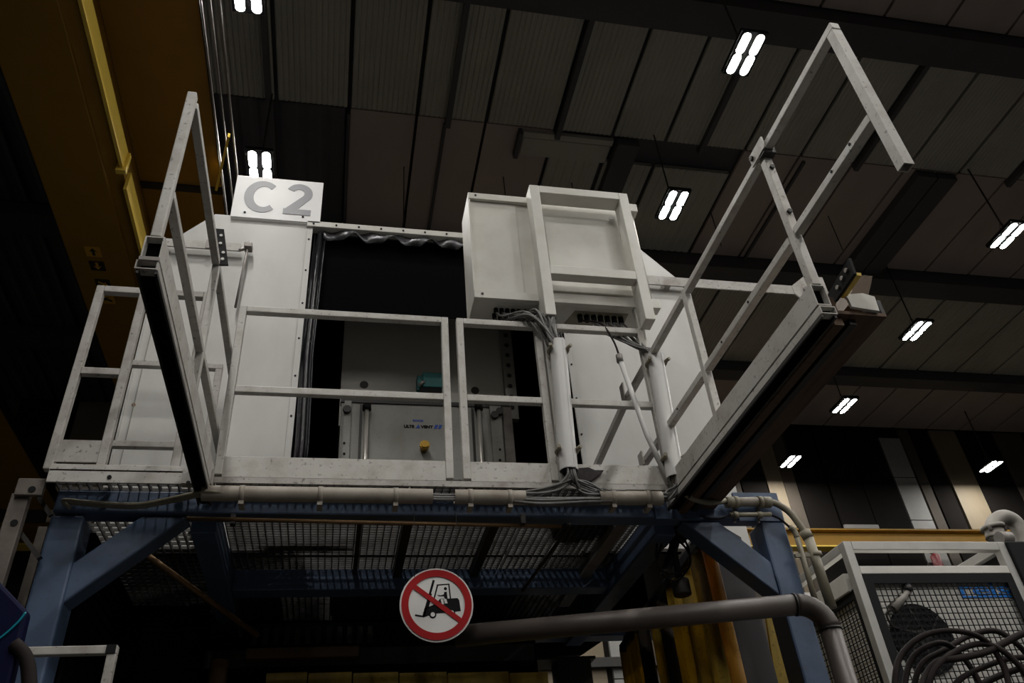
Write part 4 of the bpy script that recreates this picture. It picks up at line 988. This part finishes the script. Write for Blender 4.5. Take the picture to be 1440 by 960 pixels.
# what shows behind the front mesh
yp_ = YQ+.034
put_text('logo_lettering', 'reis', 'reis', rm, Q(1349, 832, yp_).x, Q(1421, 832, yp_).x-Q(1349, 832, yp_).x, .080, yp_-.004, Q(1380, 837.5, yp_).z, .012, .0, .95)
MB().box((Q(1350, 834, yp_).x, yp_-.006, Q(1380, 840, yp_).z), (Q(1420, 834, yp_).x, yp_-.002, Q(1380, 838, yp_).z)).build('logo_underline', 'reis', rm)
fc = Q(1297, 898, yp_)
fn = MB().tube([fc+Vector((0, -.016, 0)), fc+Vector((0, 0, 0))], .20, 32).build('fan', 'black', rm)
MB().tube([fc+Vector((0, -.02, 0)), fc+Vector((0, -.016, 0))], .05, 18).build('fan_hub', 'dark', fn)
for k in range(4):
    m = MB().tube([fc+Vector(((.07+.037*k)*math.cos(a), -.017, (.07+.037*k)*math.sin(a))) for a in [2*math.pi*j/28 for j in range(29)]], .002, 5); m.build('fan_guard_ring', 'dark', fn)
for k in range(6):
    a = k*math.pi/3+.3; MB().bar(fc+Vector((.05*math.cos(a), -.017, .05*math.sin(a))), fc+Vector((.19*math.cos(a+.4), -.017, .19*math.sin(a+.4))), .012, .004, (0, 1, 0)).build('fan_blade', 'dark', fn)
v0 = Q(1253, 858, yp_); v1 = Q(1275, 832, yp_)
MB().tube([v0+Vector((0, -.012, 0)), v1+Vector((0, -.012, 0))], .03, 10, True, [.032, .022]).build('valve_body', 'cast', rm)
MB().tube([v1+Vector((-.01, -.012, 0)), v1+Vector((.015, -.012, .03))], .028, 10).build('valve_cap', 'dark', rm)
cab_('thin cable hanging in front of the caged fan', [v0+Vector((0, -.03, 0)), v0+Vector((-.06, -.03, -.03)), v0+Vector((-.05, -.03, -.1)), fc+Vector((-.15, -.03, .05))], .006, 'hose', 8, 'cable', None)
# black box at the far right behind the frame, pipe bend on top
bb = MB().box((mx1+.0, YQ-.02, 0), (mx1+.9, yb3, Q(1430, 762).z)).build('black_cabinet', 'black', None, .01)
tag(bb, 'matt black cabinet at the right edge beside the caged machine', 'cabinet')
yy = 4.75
pb = thing('pipe_bend', 'grey metal pipe bend with flange on top of the caged machine', 'pipe', Q(1402, 760, yy))
bpts = smooth([Q(1398, 758, yy), Q(1396, 741, yy), Q(1402, 731, yy), Q(1414, 727, yy), Q(1428, 735, yy), Q(1436, 752, yy), Q(1440, 775, yy)], 6)
MB().tube(bpts, .055, 18).build('bend', 'cast', pb)
fz = Q(1396, 742, yy)
MB().tube([fz+Vector((0, 0, -.012)), fz+Vector((0, 0, .012))], .085, 20).build('flange', 'cast', pb)
MB().tube([fz+Vector((0, 0, -.1)), fz+Vector((0, 0, -.012))], .065, 18).build('socket', 'cast', pb)
MB().tube([Q(1405, 757, yy-.1), Q(1420, 757, yy-.1)], .05, 14).build('clamp', 'galv', pb)
for dx in (-.06, .06): MB().tube([fz+Vector((dx, -.04, -.035)), fz+Vector((dx, -.04, .02))], .014, 8).build('bolt', 'galv', pb)
fx = thing('fire_extinguisher', 'small red fire extinguisher seen through the machine frame', 'extinguisher', at(1320, 795, AY, 9))
q = at(1320, 795, AY, 9); q1 = at(1320, 778, AY, 9)
MB().tube([(q.x, 9, q.z-.3), (q.x, 9, q1.z-.03), (q.x, 9, q1.z)], .05, 14, True, [.06, .06, .02]).build('bottle', 'fire', fx)
MB().box((q.x-.03, 8.97, q1.z), (q.x+.03, 9.03, q1.z+.03)).build('valve', 'black', fx)
MB().box((q.x-.08, 9.06, 0), (q.x+.08, 9.1, q1.z-.1)).build('holder_post', 'dark', fx)
# coil of black hoses in front of the cage
yh_ = 3.55
def H_(px, py, y=yh_): return at(px, py, AY, y)
ARC = [((1256, 985), (1265, 925), (1300, 893), (1345, 887), (1385, 900), (1410, 935), (1425, 985)),
       ((1268, 985), (1280, 930), (1305, 908), (1330, 905), (1355, 925), (1375, 955), (1385, 985)),
       ((1280, 985), (1295, 935), (1325, 915), (1365, 893), (1400, 887), (1430, 905), (1460, 940)),
       ((1300, 985), (1315, 940), (1345, 915), (1380, 905), (1410, 915), (1440, 945), (1455, 985)),
       ((1330, 985), (1350, 955), (1390, 935), (1425, 925), (1460, 925)),
       ((1345, 985), (1375, 965), (1410, 948), (1450, 935)),
       ((1290, 985), (1302, 950), (1320, 930), (1350, 925), (1390, 915), (1440, 890), (1470, 890))]
for k, arc in enumerate(ARC):
    y = yh_+(k % 3)*.06
    cab_('thick black hose of the coil in front of the caged machine', [H_(px, py, y+.02*math.sin(i*1.7+k)) for i, (px, py) in enumerate(arc)], .0145 if k < 5 else .017, 'hose', 8, 'hose', 'coil of black hoses')
